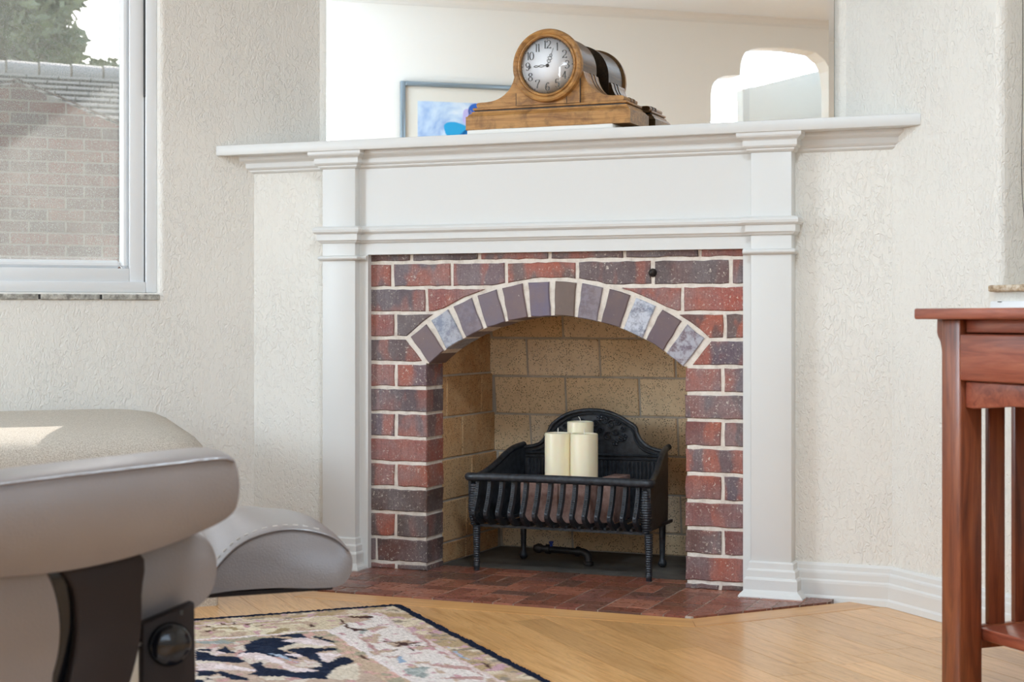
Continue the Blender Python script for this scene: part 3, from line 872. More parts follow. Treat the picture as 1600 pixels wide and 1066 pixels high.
# ================================================================== mirror
mr = thing('mirror', (0, .13, 1.16), 'large clear mirror behind the mantel clock, resting on the white shelf', 'mirror')
x0, x1, z0, z1, bvl = -.727, .716, 1.1595, 2.34, .013
v = [(x0 + bvl, .1245, z0 + bvl), (x1 - bvl, .1245, z0 + bvl), (x1 - bvl, .1245, z1 - bvl), (x0 + bvl, .1245, z1 - bvl),
     (x0, .1262, z0), (x1, .1262, z0), (x1, .1262, z1), (x0, .1262, z1)]
obj('glass', (v, [(0, 1, 2, 3)] + [(i, 4 + i, 4 + (i + 1) % 4, (i + 1) % 4) for i in range(4)]), M_mirror, mr)
obj('backing', box(x0, x1, .1265, .1335, z0, z1), Mt('mirror_edge', '8c918f', .4), mr)
obj('clip', box(.690, .702, .119, .126, 1.1592, 1.166), M_dark, mr)

# ================================================================== mantel clock
cb = thing('cloth_pad', (.0, .01, 1.159), 'thin white cloth pad under the mantel clock', 'pad')
obj('pad', plan(wobble([(-.206, -.064), (.196, -.064), (.20, .09), (-.206, .09)], .0012, .02), 1.1592, 1.1712), Mt('white_cloth', 'e9e7e2', .9), cb, bevel=.003)
ck = thing('mantel_clock', (.015, .01, 1.1715), 'honey brown wooden tambour mantel clock with a white dial', 'clock')
CXk = .015; Y0 = -.062; Y1 = .095; ZB = 1.1714


def ckbox(hw, y0, y1, z0, z1): return box(CXk - hw, CXk + hw, y0, y1, z0, z1)


base_prof = [(-.02, ZB), (.0, ZB), (.0, ZB + .0345), (-.003, ZB + .0355), (-.005, ZB + .0385), (-.008, ZB + .042), (-.012, ZB + .0445), (-.013, ZB + .049), (-.02, ZB + .049)]
def ring_path(hw, y0, y1): return [((CXk - hw, y1), (-1, 1)), ((CXk - hw, y0), (-1, -1)), ((CXk + hw, y0), (1, -1)), ((CXk + hw, y1), (1, 1)), ((CXk - hw, y1), (-1, 1))]
obj('base', [sweep(ring_path(.2255, Y0, Y1), base_prof), ckbox(.21, Y0 + .015, Y1 - .015, ZB, ZB + .048)], M_clock, ck)
obj('base_slab', ckbox(.2115, Y0 + .012, Y1 - .012, ZB + .0525, ZB + .0588), M_clock, ck, bevel=.002)
obj('shadow_line', ckbox(.207, Y0 + .016, Y1 - .016, ZB + .0475, ZB + .0535), M_dark, ck)
ZS = ZB + .0588; ZCk = 1.3283; XK = .0165
sc_ = [(.200, ZS), (.203, ZS + .008), (.198, ZS + .0135), (.175, ZS + .0145), (.150, ZS + .018), (.128, ZS + .028), (.110, ZS + .044), (.099, ZS + .064), (.0945, ZS + .080), (.088, ZS + .082), (.0, ZS + .03), (.0, ZS)]
scr = smoothc([(x, z) for x, z in sc_[:10]], 3, False)
for s in (-1, 1):
    pl = [(CXk + s * x, z) for x, z in scr] + [(CXk + s * .05, ZS + .045), (CXk + s * .05, ZS)]
    obj('scroll', front(pl, Y0 + .018, Y1 - .024), M_clock, ck)
    for k in range(2):
        obj('scroll_rib', front([(CXk + s * (x - .0015 + .003), z + .0015) for x, z in scr] + [(CXk + s * .1, ZS + .02), (CXk + s * .12, ZS)], Y0 + .075 + .026 * k, Y0 + .083 + .026 * k), M_clockd, ck)
obj('case', front([(CXk - .088, ZS), (CXk + .088, ZS)] + [(XK + .0875 * math.cos(t), ZCk + .0875 * math.sin(t)) for t in np.linspace(0, math.pi, 33)], Y0 + .012, Y1 - .02), M_clockd, ck, smooth=30)
obj('front_panel', front([(CXk - .088, ZS), (CXk + .088, ZS), (CXk + .088, ZCk), (CXk - .088, ZCk)], Y0 + .010, Y0 + .014), M_clock, ck)
for xx in (-.0345 - .053, .088, .052): obj('panel_joint', box(CXk + xx - .0006, CXk + xx + .0006, Y0 + .0092, Y0 + .012, ZS, ZS + .032 if xx != .088 else ZS + .07), M_dark, ck)
obj('bezel', lathe([(.0730, Y0 + .014), (.0730, Y0 - .002), (.0755, Y0 - .0055), (.0785, Y0 - .0045), (.080, Y0 - .001), (.083, Y0 - .004), (.088, Y0 - .006), (.0925, Y0 - .003), (.0945, Y0 + .003), (.0945, Y0 + .013), (.088, Y0 + .018)], (XK, 0, ZCk), 'y', 64), M_clock, ck, smooth=35)
dl = obj('dial', lathe([(.0001, Y0 + .0040), (.0735, Y0 + .0042)], (XK, 0, ZCk), 'y', 48), M_dial, ck, smooth=180)

DIG = {'0': [[(.5, 1), (.25, .9), (.12, .65), (.1, .5), (.12, .35), (.25, .1), (.5, 0), (.75, .1), (.88, .35), (.9, .5), (.88, .65), (.75, .9), (.5, 1)]],
       '1': [[(.55, 1), (.55, 0)], [(.55, 1), (.35, .85)]],
       '2': [[(.12, .75), (.2, .92), (.5, 1), (.8, .9), (.88, .7), (.7, .45), (.3, .2), (.1, 0)], [(.1, .03), (.45, .1), (.9, 0), (.92, .15)]],
       '3': [[(.15, .85), (.45, 1), (.8, .88), (.8, .65), (.45, .54)], [(.45, .54), (.85, .42), (.88, .2), (.6, 0), (.25, .03), (.1, .2)]],
       '4': [[(.65, 1), (.1, .3), (.95, .3)], [(.65, 1), (.65, 0)]],
       '5': [[(.85, 1), (.25, 1), (.2, .55), (.5, .62), (.8, .5), (.88, .28), (.7, .05), (.4, 0), (.12, .12)]],
       '6': [[(.85, .85), (.6, 1), (.3, .8), (.13, .45), (.15, .2), (.45, 0), (.8, .1), (.88, .32), (.7, .5), (.4, .5), (.15, .35)]],
       '7': [[(.1, .8), (.15, 1), (.9, 1), (.6, .55), (.45, .25), (.42, 0)]],
       '8': [[(.5, .54), (.2, .68), (.22, .9), (.5, 1), (.78, .9), (.8, .7), (.5, .54), (.15, .35), (.15, .12), (.5, 0), (.85, .12), (.85, .35), (.5, .54)]],
       '9': [[(.15, .15), (.4, 0), (.7, .2), (.87, .55), (.85, .8), (.55, 1), (.2, .9), (.12, .68), (.3, .5), (.6, .5), (.85, .65)]]}


def ribbon(pts, thick, thin, y):
    v = []; F = []; n = len(pts)
    for i, p in enumerate(pts):
        a_ = Vector(pts[max(0, i - 1)]); b_ = Vector(pts[min(n - 1, i + 1)]); d_ = (b_ - a_).normalized()
        wd = thin + (thick - thin) * abs(d_.y) ** 2; nn = Vector((-d_.y, d_.x)) * wd / 2
        q_ = Vector(p); v += [(q_.x + nn.x, y, q_.y + nn.y), (q_.x - nn.x, y, q_.y - nn.y)]
    for i in range(n - 1): F.append((2 * i, 2 * i + 1, 2 * i + 3, 2 * i + 2))
    return (v, F)


YD = Y0 + .0036
for h in range(1, 13):
    t = math.pi / 2 - h * math.pi / 6; rr = .0540
    cx, cz = XK + rr * math.cos(t), ZCk + rr * math.sin(t); txt = str(h); hh = .0205; ww = .0130
    tot = sum(.0068 if ch == '1' else ww for ch in txt); x = cx - tot / 2; parts = []
    for ch in txt:
        cw = .0068 if ch == '1' else ww
        for st in DIG[ch]:
            pts = [(x + (p[0] if ch != '1' else p[0]) * cw, cz - hh / 2 + p[1] * hh) for p in st]
            if len(pts) > 3: pts = smoothc(pts, 4, False)
            parts.append(ribbon(pts, .0030, .0010, YD))
        x += cw
    obj('numeral', parts, M_ink, dl)
tk = []
for i in range(60):
    t = i * math.pi / 30; rr = .0685; s_ = .0011 if i % 5 == 0 else .0004
    cx, cz = XK + rr * math.cos(t), ZCk + rr * math.sin(t)
    tk.append(([(cx - s_, YD, cz - s_), (cx + s_, YD, cz - s_), (cx + s_, YD, cz + s_), (cx - s_, YD, cz + s_)], [(0, 1, 2, 3)]))
obj('minute_track', tk, M_ink, dl)


def hand(ang_deg, length, name, loops):
    t = R(90 - ang_deg); dx, dz = math.cos(t), math.sin(t); parts = []
    def W(u, v_): return (XK + dx * u - dz * v_, ZCk + dz * u + dx * v_)
    for (a_, b_, wd) in loops:
        m_ = (a_ + b_) / 2; pts = smoothc([W(a_, 0), W(m_, wd), W(b_, 0), W(m_, -wd)], 5)
        parts.append(tube([(p[0], YD - .0012, p[1]) for p in pts + [pts[0]]], .0007, 5))
    parts.append(tube([(W(0, 0)[0], YD - .0012, W(0, 0)[1]), (W(loops[0][0], 0)[0], YD - .0012, W(loops[0][0], 0)[1])], .0008, 5))
    parts.append(tube([(W(loops[-1][1], 0)[0], YD - .0012, W(loops[-1][1], 0)[1]), (W(length, 0)[0], YD - .0012, W(length, 0)[1])], .0006, 5))
    obj(name, parts, M_ink, ck, smooth=60)


hand(21, .047, 'hour_hand', [(.008, .016, .005), (.016, .024, .0058), (.024, .031, .0035)])
hand(268, .058, 'minute_hand', [(.008, .024, .0028), (.024, .037, .0022), (.046, .054, .003)])
obj('hand_boss', lathe([(.0001, YD - .003), (.004, YD - .0025), (.0045, YD)], (XK, 0, ZCk), 'y', 16), M_pipe, ck, smooth=60)
gl = [(r_, Y0 - .001 - .006 * (1 - (r_ / .0735) ** 2)) for r_ in (.0001, .02, .04, .055, .066, .0735)]
obj('dial_glass', lathe(gl, (XK, 0, ZCk), 'y', 48), M_cglass, ck, smooth=180)

# ================================================================== fire grate
gt = thing('fire_grate', (.013, .19, 0), 'black cast iron fire grate with ribbed bars and an arched back', 'fire grate')
YF = .062
fb_l, fb_r = (-.250, YF), (.252, YF); bk_l, bk_r = (-.197, .318), (.222, .318)
# rear plate
bz = [(-.197, .125), (-.197, .316), (-.185, .318), (-.165, .321), (-.145, .329), (-.130, .345), (-.120, .362), (-.113, .378), (-.098, .392), (-.070, .410), (-.035, .421), (.005, .4255), (.045, .423), (.082, .412), (.112, .396), (.135, .381), (.140, .365), (.150, .346), (.166, .331), (.188, .322), (.208, .318), (.222, .317), (.222, .125)]
bp_ = obj('back_plate', front(bz, .318, .326), M_iron, gt)
obj('back_rim', [tube([(x, .312, z) for x, z in smoothc([(x * 1., z - .002) for x, z in bz[1:-1]], 3, False)], .0055, 7), tube([(x * .93 + .001, .315, z) for x, z in smoothc([(x, z - .013) for x, z in bz[2:-2]], 3, False)], .0028, 6)], M_iron, bp_, smooth=60)
obj('back_moulding', [tube([(-.19, .314, .300), (.214, .314, .300)], .004, 6), tube([(-.19, .315, .289), (.214, .315, .289)], .0025, 6), tube([(-.19, .315, .22), (.214, .315, .22)], .003, 6)], M_iron, bp_, smooth=60)
fl_ = [box(x, x + .006, .311, .319, .226, .284) for x in np.arange(-.186, .21, .0115)]
obj('fluting', fl_, M_iron, bp_, bevel=.0018, seg=1)
orn = []
def curl(cx, cz, r0, turns, sgn, st=0.):
    pts = []
    for i in range(22):
        t = i / 21; a_ = st + sgn * turns * 2 * math.pi * t; rr = r0 * (1 - .8 * t)
        pts.append((cx + rr * math.cos(a_), .3125, cz + rr * math.sin(a_)))
    return tube(pts, .0026, 6, taper=[1 - .5 * i / 21 for i in range(22)])
for cx, cz, r0, s, st in [(.02, .385, .012, 1, 0), (.045, .395, .011, -1, 2), (.065, .385, .013, 1, 1), (.083, .392, .009, -1, 0), (.078, .365, .010, 1, 3), (.012, .36, .010, -1, 2), (.055, .352, .012, 1, 1), (.035, .368, .009, -1, 4), (-.02, .392, .011, -1, 0), (-.05, .388, .012, 1, 2), (-.045, .362, .010, -1, 1), (-.07, .375, .009, 1, 0), (.10, .372, .008, 1, 2), (.092, .345, .009, -1, 2), (-.02, .36, .009, 1, 3)]:
    orn.append(curl(cx, cz, r0, 1.4, s, st))
for cx, cz in [(.10, .350), (.075, .335), (.02, .34), (-.03, .345), (.03, .403), (-.09, .36)]:
    for k in range(5):
        a_ = 2 * math.pi * k / 5 + .3; orn.append(lathe([(.0001, -.003), (.0035, -.002), (.0045, .001)], (cx + .0065 * math.cos(a_), .3155, cz + .0065 * math.sin(a_)), 'y', 8))
    orn.append(lathe([(.0001, -.006), (.003, -.004), (.004, .001)], (cx, .3155, cz), 'y', 8))
obj('scrollwork', orn, M_iron, bp_, smooth=60)
# solid curved side plates
for s, A, B in ((-1, fb_l, bk_l), (1, fb_r, bk_r)):
    A3, B3 = Vector((A[0], A[1], 0)), Vector((B[0], B[1], 0)); d_ = (B3 - A3); Ls = d_.length; d_.normalize(); nn = Vector((-d_.y, d_.x, 0)) * .0045
    top_ = smoothc([(-.006, .247), (.03, .250), (.07, .258), (.12, .276), (.17, .300), (.21, .314), (Ls, .320)], 3, False)
    pl = [(-.002, .150), (.004, .128)] + [(Ls, .124)] + top_[::-1]
    obj('side_plate', prism(pl, lambda a_, b_, k_: A3 + d_ * a_ + nn * (1 if k_ else -1) + Vector((0, 0, b_))), M_iron, gt)
    rp = [A3 + d_ * a_ + Vector((0, 0, b_ + .002)) for a_, b_ in top_]
    if s > 0: rp.append(B3 + d_ * .012 + Vector((.006, 0, .327)))
    obj('side_rail', tube([tuple(p) for p in rp], .0085, 8), M_iron, gt, smooth=60)
# front rail, turned at the corners into the side rails
rl = smoothc([(-.244, .082, .250), (-.256, .066, .2515), (-.247, .052, .2525), (-.20, .049, .2535), (0, .049, .2545), (.20, .049, .2535), (.247, .052, .2525), (.257, .066, .2515), (.247, .082, .250)], 5, False)
obj('front_rail', tube(rl, .0112, 10), M_iron, gt, smooth=60)
# bars
def bar_mesh(xc):
    pr = smoothc([(.058, .246), (.056, .232), (.048, .205), (.036, .180), (.027, .163), (.030, .149), (.048, .134), (.070, .124), (.092, .119)], 3, False)
    v = []; F = []; w_ = .0062; th = .014
    for i, (yy, zz) in enumerate(pr):
        a_ = Vector(pr[max(0, i - 1)]); b_ = Vector(pr[min(len(pr) - 1, i + 1)]); t_ = (b_ - a_).normalized(); n2 = Vector((t_.y, -t_.x))
        if n2.x < 0: n2 = -n2
        o2 = (yy + n2.x * th, zz + n2.y * th)
        v += [(xc - w_ * .8, yy, zz), (xc + w_ * .8, yy, zz), (xc + w_, o2[0], o2[1]), (xc - w_, o2[0], o2[1])]
    m_ = len(pr)
    for i in range(m_ - 1):
        for k in range(4): F.append((4 * i + k, 4 * i + (k + 1) % 4, 4 * i + 4 + (k + 1) % 4, 4 * i + 4 + k))
    F.append((0, 1, 2, 3)); F.append(tuple(4 * m_ - 4 + k for k in range(4)))
    parts = [(v, F)]
    for j in range(13):                                   # zigzag ornament down the face of the bar
        t = j / 12; zz = .236 - t * .066; yy = np.interp(zz, [.163, .18, .205, .232, .246], [.027, .036, .048, .056, .058]) - .0008
        sx = .0022 * (1 if j % 2 else -1)
        parts.append(box(xc - .0026, xc + .0026, yy - .0010, yy + .001, zz - .0013, zz + .0013))
    parts.append(lathe([(.0001, -.004), (.0045, -.002), (.006, .003)], (xc, .028, .163), 'y', 10))
    return parts
for i in range(14):
    obj('bar', bar_mesh(-.229 + i * .03475), M_iron, gt, org=(-.229 + i * .03475, .05, .18))
# ribbed corner posts and front legs
def ribbed(x, y, prof, pitch, amp=.0016, n=16, sq=1.):
    zs_ = np.arange(prof[0][0], prof[-1][0], pitch / 4); pr = []
    for k, z in enumerate(zs_):
        r_ = np.interp(z, [p[0] for p in prof], [p[1] for p in prof]); pr.append((r_ + (amp if k % 4 in (1, 2) else -amp * .2), z))
    return lathe([(0.0001, pr[0][1])] + pr + [(.0001, pr[-1][1])], (x, y, 0), 'z', n, squash=sq)
for x, xo in ((-.240, -.232), (.243, .252)):
    obj('corner_post', ribbed(x, .062, [(.122, .008), (.14, .0125), (.165, .0155), (.19, .0145), (.235, .009)], .0065, .0014), M_iron, gt, smooth=50)
    lg = [ribbed(xo, .060, [(.018, .0072), (.06, .0082), (.122, .0098)], .0062, .0013), lathe([(.0001, 0), (.0078, 0), (.0078, .008), (.009, .010), (.009, .016), (.0078, .018), (.0075, .02)], (xo, .060, 0), 'z', 16)]
    obj('leg', lg, M_iron, gt, smooth=50)
for x in (-.190, .217):
    obj('leg', lathe([(.0001, .0), (.006, .001), (.0115, .007), (.0125, .013), (.009, .020), (.0065, .026), (.0075, .04), (.0085, .08), (.010, .135)], (x, .296, 0), 'z', 16), M_iron, gt, smooth=50)
obj('bottom_grid', [box(-.235 + i * .036, -.228 + i * .036, .07, .318, .122, .130) for i in range(14)] + [box(-.245, .245, .070, .080, .117, .124), box(-.21, .23, .19, .20, .117, .124)], M_iron, gt)
# firebricks carried in the grate, and three candles
M_pink = Mt('pink_fire_brick', '9c7b70', .9); _v = M_pink.coords(); M_pink.col(M_pink.ramp(M_pink.noise(_v, 60, 5, .7), [(.3, '7d5c52'), (.7, 'a98c82')]))
b1 = tag(obj('support_brick', box(-.128, -.021, .115, .300, .131, .2355), M_pink, bevel=.003), 'pinkish brick lying in the grate under the left candle', 'brick', 'bricks lying in the grate')
b2 = tag(obj('support_brick', box(-.017, .072, .115, .300, .131, .2355), M_pink, bevel=.003), 'pinkish brick lying in the grate under the right front candle', 'brick', 'bricks lying in the grate')
tag(obj('support_brick', box(.076, .125, .160, .300, .131, .2500), M_pink, bevel=.003), 'reddish brick end just right of the candles in the grate', 'brick', 'bricks lying in the grate')


def candle(x, y, r_, z0, z1, label, bend):
    t = thing('pillar_candle', (x, y, z0), label, 'candle', 'ivory pillar candles in the grate')
    obj('wax', lathe([(.0001, z0), (r_ - .002, z0), (r_, z0 + .002), (r_, z1 - .003), (r_ - .001, z1 - .0008), (r_ - .004, z1), (r_ - .007, z1 - .003), (.0001, z1 - .0045)], (x, y, 0), 'z', 40), M_wax, t, smooth=40)
    obj('wick', tube([(x, y, z1 - .005), (x, y, z1 + .003), (x + bend * .4, y, z1 + .009), (x + bend, y, z1 + .013)], .0009, 6), M_wick, t, smooth=60)


candle(-.0505, .200, .0362, .236, .3665, 'ivory pillar candle, front left of the three in the grate', 0.)
candle(.0255, .200, .0375, .236, .3665, 'ivory pillar candle, front right of the three in the grate', .0)
candle(-.010, .269, .0365, .236, .394, 'tallest ivory pillar candle with bent wick behind the other two', -.006)

# gas pipe on the firebox floor
gp = thing('gas_pipe', (-.05, .25, 0), 'short black iron gas pipe with elbow on the firebox floor', 'pipe')
obj('pipe', [tube([(-.125, .265, .037), (.0, .245, .037)], .0095, 12), tube(smoothc([(-.01, .246, .037), (.008, .243, .037), (.020, .240, .031), (.024, .239, .018), (.024, .239, .002)], 4, False), .0105, 12)], M_pipe, gp, smooth=60)
obj('collar', lathe([(.0105, 0), (.0145, .0), (.0145, .009), (.0105, .009)], (.024, .239, .004), 'z', 14), M_pipe, gp, smooth=50)
obj('collar', lathe([(.0095, 0), (.0135, 0), (.0135, .01), (.0095, .01)], (-.014, .2475, .037), 'x', 14), M_pipe, gp, smooth=50)
obj('collar', lathe([(.0095, 0), (.0135, 0), (.0135, .012), (.0095, .012)], (-.108, .262, .037), 'x', 14), M_pipe, gp, smooth=50)
obj('valve_body', lathe([(.0001, -.016), (.009, -.014), (.0135, -.004), (.0135, .004), (.009, .014), (.0001, .016)], (-.132, .266, .037), 'x', 14), M_pipe, gp, smooth=60)
obj('blue_tap', [lathe([(.0045, 0), (.0045, .008), (.0065, .010), (.0065, .014), (.0001, .016)], (-.093, .26, .045), 'z', 10)], M_blue, gp, smooth=60)['label'] = 'blue tap knob'

# ================================================================== framed picture (seen in the mirror)
fP = wall_frame(Bp, eB, (.627, .779))
pic = thing('framed_picture', P(fP, -1.0, -.02, 1.2), 'framed blue watercolour in a grey blue metal frame, reflected in the mirror', 'picture')
px0, px1, pz0, pz1 = -1.408, -.40, 1.28, 1.975
obj('picture_frame', frame_ring(px0, px1, pz0, pz1, .027, -.03, -.001, fP), M_navyline, pic, bevel=.004)
obj('mat_board', box(px0 + .02, px1 - .02, -.012, -.004, pz0 + .02, pz1 - .02, fP), M_mat, pic)
M_art = Mt('watercolour', 'b9cde6', .7); _v = M_art.coords((1, 1, 1))
_c = M_art.ramp(M_art.noise(_v, 4.2, 4, .6, .6), [(.30, 'eef2f6'), (.45, 'bcd3ec'), (.58, '86a6dc'), (.72, 'a7a0d8')]); M_art.col(_c)
obj('watercolour_sheet', box(px0 + .098, px1 - .098, -.0135, -.0118, pz0 + .10, pz1 - .105, fP), M_art, pic)
ax, az = px0 + .36, 1.78
blob = lambda cx, cz, rx, rz, ph=0.: [(cx + rx * (1 + .12 * math.sin(3 * t + ph)) * math.cos(t), cz + rz * (1 + .1 * math.cos(2 * t + ph)) * math.sin(t)) for t in np.linspace(0, 2 * math.pi, 28)[:-1]]
for nm, pl, colr in (('painted_shape', blob(px0 + .31, 1.718, .068, .045, 1), '1f9fd8'), ('painted_shape', blob(px0 + .44, 1.80, .055, .075, .4), '2a62bd'), ('painted_shape', blob(px0 + .385, 1.79, .035, .045, 2), 'b9b4e6'), ('painted_shape', blob(px0 + .44, 1.69, .11, .04, 3), '1c7cc6')):
    obj(nm, front(pl, -.0142, -.0134, fP), Mt('paint_' + colr, colr, .7), pic)

# ================================================================== rug
C0 = Vector((-.197, -.481, 0)); RL, RH = 1.75, 2.0
def rp_(U, Vv, z=0.): return Vector((C0.x + U * -S2 + Vv * S2, C0.y - U * S2 - Vv * S2, z))
RUG = {'navy': [[(0.557, 0.339), (0.532, 0.339), (0.519, 0.366), (0.496, 0.332), (0.492, 0.372), (0.487, 0.413), (0.464, 0.39), (0.454, 0.338), (0.434, 0.301), (0.41, 0.276), (0.379, 0.277), (0.359, 0.303), (0.333, 0.332), (0.35, 0.354), (0.377, 0.371), (0.399, 0.389), (0.394, 0.419), (0.386, 0.455), (0.365, 0.496), (0.356, 0.552), (0.364, 0.589), (0.395, 0.595), (0.377, 0.628), (0.422, 0.618), (0.435, 0.589), (0.464, 0.561), (0.466, 0.536), (0.464, 0.496), (0.486, 0.517), (0.484, 0.558), (0.496, 0.592), (0.511, 0.6), (0.487, 0.634), (0.45, 0.645), (0.419, 0.681), (0.383, 0.697), (0.371, 0.654), (0.33, 0.613), (0.295, 0.577), (0.294, 0.526), (0.312, 0.529), (0.337, 0.56), (0.351, 0.544), (0.332, 0.499), (0.337, 0.465), (0.32, 0.451), (0.29, 0.452), (0.289, 0.436), (0.304, 0.419), (0.31, 0.433), (0.33, 0.402), (0.387, 0.411), (0.376, 0.449), (0.391, 0.474), (0.382, 0.51)], [(0.384, 0.261), (0.347, 0.261), (0.318, 0.261), (0.311, 0.294), (0.318, 0.312), (0.343, 0.286)], [(0.3, 0.305), (0.29, 0.299), (0.279, 0.343), (0.271, 0.376), (0.29, 0.362)], [(0.327, 0.335), (0.29, 0.379), (0.294, 0.385), (0.321, 0.36)], [(0.557, 0.345), (0.578, 0.437), (0.547, 0.458), (0.525, 0.48), (0.499, 0.501), (0.486, 0.491), (0.495, 0.43), (0.528, 0.417)], [(0.595, 0.53), (0.549, 0.56), (0.526, 0.613), (0.519, 0.65), (0.551, 0.637), (0.564, 0.573), (0.584, 0.588), (0.585, 0.622), (0.614, 0.61)], [(0.292, 0.515), (0.291, 0.569), (0.297, 0.579), (0.311, 0.579)], [(0.314, 0.587), (0.292, 0.601), (0.307, 0.613), (0.321, 0.61)]],
       'pink': [[(0.495, 0.43), (0.471, 0.403), (0.448, 0.413), (0.43, 0.458), (0.418, 0.526), (0.408, 0.58), (0.376, 0.623), (0.395, 0.63), (0.429, 0.606), (0.433, 0.55), (0.451, 0.491), (0.475, 0.47)], [(0.4, 0.46), (0.384, 0.445), (0.364, 0.491), (0.388, 0.492)], [(0.383, 0.52), (0.354, 0.547), (0.383, 0.551)], [(0.582, 0.466), (0.55, 0.47), (0.515, 0.515), (0.486, 0.567), (0.494, 0.583), (0.522, 0.562), (0.555, 0.538), (0.591, 0.528)], [(0.371, 0.316), (0.322, 0.301), (0.282, 0.365), (0.278, 0.413), (0.309, 0.399), (0.366, 0.33)], [(0.336, 0.46), (0.293, 0.494), (0.342, 0.557), (0.346, 0.525)], [(0.526, 0.341), (0.506, 0.328), (0.519, 0.366), (0.506, 0.394), (0.53, 0.416)]],
       'cream': [[(0.396, 0.385), (0.335, 0.348), (0.301, 0.403), (0.315, 0.425), (0.36, 0.389), (0.393, 0.414)], [(0.497, 0.625), (0.453, 0.643), (0.454, 0.678), (0.494, 0.661)], [(0.607, 0.578), (0.583, 0.584), (0.593, 0.613), (0.612, 0.611)], [(0.326, 0.595), (0.289, 0.59), (0.332, 0.729), (0.38, 0.698), (0.369, 0.655)], [(0.58, 0.447), (0.547, 0.456), (0.526, 0.485), (0.558, 0.487), (0.586, 0.485)]],
       'sprig': [[(0.445, 0.075), (0.439, 0.091), (0.448, 0.112)], [(0.421, 0.079), (0.415, 0.094), (0.424, 0.116)], [(0.404, 0.118), (0.376, 0.101), (0.391, 0.126)], [(0.484, 0.097), (0.466, 0.118), (0.49, 0.114)], [(0.385, 0.139), (0.357, 0.138), (0.384, 0.152)], [(0.497, 0.148), (0.465, 0.143), (0.497, 0.167)], [(0.188, 0.131), (0.189, 0.196), (0.199, 0.275), (0.199, 0.23), (0.195, 0.161)], [(0.271, 0.161), (0.259, 0.192), (0.276, 0.204)], [(0.166, 0.102), (0.137, 0.119), (0.113, 0.117), (0.107, 0.138), (0.13, 0.153), (0.157, 0.13)], [(0.193, 0.191), (0.194, 0.249), (0.171, 0.28), (0.199, 0.283), (0.203, 0.224)], [(0.184, 0.387), (0.162, 0.416), (0.136, 0.434), (0.117, 0.408), (0.134, 0.441), (0.092, 0.459), (0.139, 0.455), (0.1, 0.495), (0.146, 0.462), (0.181, 0.473), (0.152, 0.447), (0.179, 0.402)], [(0.197, 0.511), (0.17, 0.485), (0.188, 0.509)], [(0.149, 0.485), (0.145, 0.517), (0.15, 0.519)], [(0.053, 0.309), (0.053, 0.352), (0.046, 0.376), (0.057, 0.362)], [(0.064, 0.665), (0.059, 0.697), (0.064, 0.741), (0.069, 0.716)], [(0.265, 0.501), (0.258, 0.529), (0.261, 0.576), (0.267, 0.549)]],
       'grey': [[(0.228, 0.677), (0.204, 0.67), (0.17, 0.673), (0.197, 0.719), (0.194, 0.731), (0.216, 0.76), (0.226, 0.739), (0.228, 0.705)], [(0.536, 0.246), (0.484, 0.268), (0.466, 0.305), (0.513, 0.302), (0.541, 0.273)], [(0.184, 0.268), (0.167, 0.268), (0.195, 0.32), (0.198, 0.305)]],
       'rose': [[(0.208, 0.328), (0.204, 0.358), (0.213, 0.46), (0.225, 0.543), (0.198, 0.567), (0.221, 0.569), (0.228, 0.505), (0.217, 0.432)], [(0.148, 0.269), (0.07, 0.243), (0.123, 0.258), (0.15, 0.29), (0.177, 0.299)], [(0.089, 0.337), (0.076, 0.37), (0.092, 0.459), (0.103, 0.532), (0.095, 0.592), (0.106, 0.569), (0.104, 0.506), (0.099, 0.402)], [(0.172, 0.637), (0.124, 0.681), (0.102, 0.702), (0.101, 0.77), (0.102, 0.792), (0.113, 0.72), (0.152, 0.692)], [(0.193, 0.775), (0.159, 0.773), (0.106, 0.795), (0.114, 0.819)], [(0.213, 0.684), (0.216, 0.733), (0.214, 0.755), (0.218, 0.71)]],
       'blue': [[(0.2, 0.566), (0.188, 0.559), (0.199, 0.614), (0.214, 0.62)], [(0.068, 0.508), (0.075, 0.582), (0.075, 0.655), (0.082, 0.64), (0.08, 0.567)], [(0.434, 0.424), (0.409, 0.451), (0.399, 0.534), (0.41, 0.498)]]}
st_ = .0045
us = np.arange(0, RL + st_, st_); vs = np.arange(0, RH + st_, st_)
fine_u = us[us < .75]; fine_v = vs[vs < .92]
us = np.concatenate([fine_u, np.arange(.75, RL, .03), [RL]]); vs = np.concatenate([fine_v, np.arange(.92, RH, .03), [RH]])
UU, VV = np.meshgrid(us, vs, indexing='ij')
rng = np.random.RandomState(3)
def vnoise(x, y, f, seed):
    r_ = np.random.RandomState(seed); g = r_.rand(64, 64); x = x * f; y = y * f
    xi = np.floor(x).astype(int); yi = np.floor(y).astype(int); fx = x - xi; fy = y - yi; fx = fx * fx * (3 - 2 * fx); fy = fy * fy * (3 - 2 * fy)
    G = lambda a_, b_: g[a_ % 64, b_ % 64]
    return (G(xi, yi) * (1 - fx) + G(xi + 1, yi) * fx) * (1 - fy) + (G(xi, yi + 1) * (1 - fx) + G(xi + 1, yi + 1) * fx) * fy
wu = UU + (vnoise(UU, VV, 22, 1) - .5) * .012; wv_ = VV + (vnoise(UU, VV, 22, 2) - .5) * .012
DD = np.minimum(np.minimum(wu, wv_), np.minimum(RL - UU, RH - VV)); De = np.minimum(np.minimum(UU, VV), np.minimum(RL - UU, RH - VV))
col = np.zeros(UU.shape + (3,)); L3 = lambda h: np.array(lin(h)[:3])
n1 = vnoise(UU, VV, 30, 5); n2 = vnoise(UU * 1.0, VV * 1.0, 55, 6); n3 = vnoise(UU, VV, 14, 7)
def setc(mask, h): col[mask] = L3(h)
setc(DD > -1, 'b89f88')
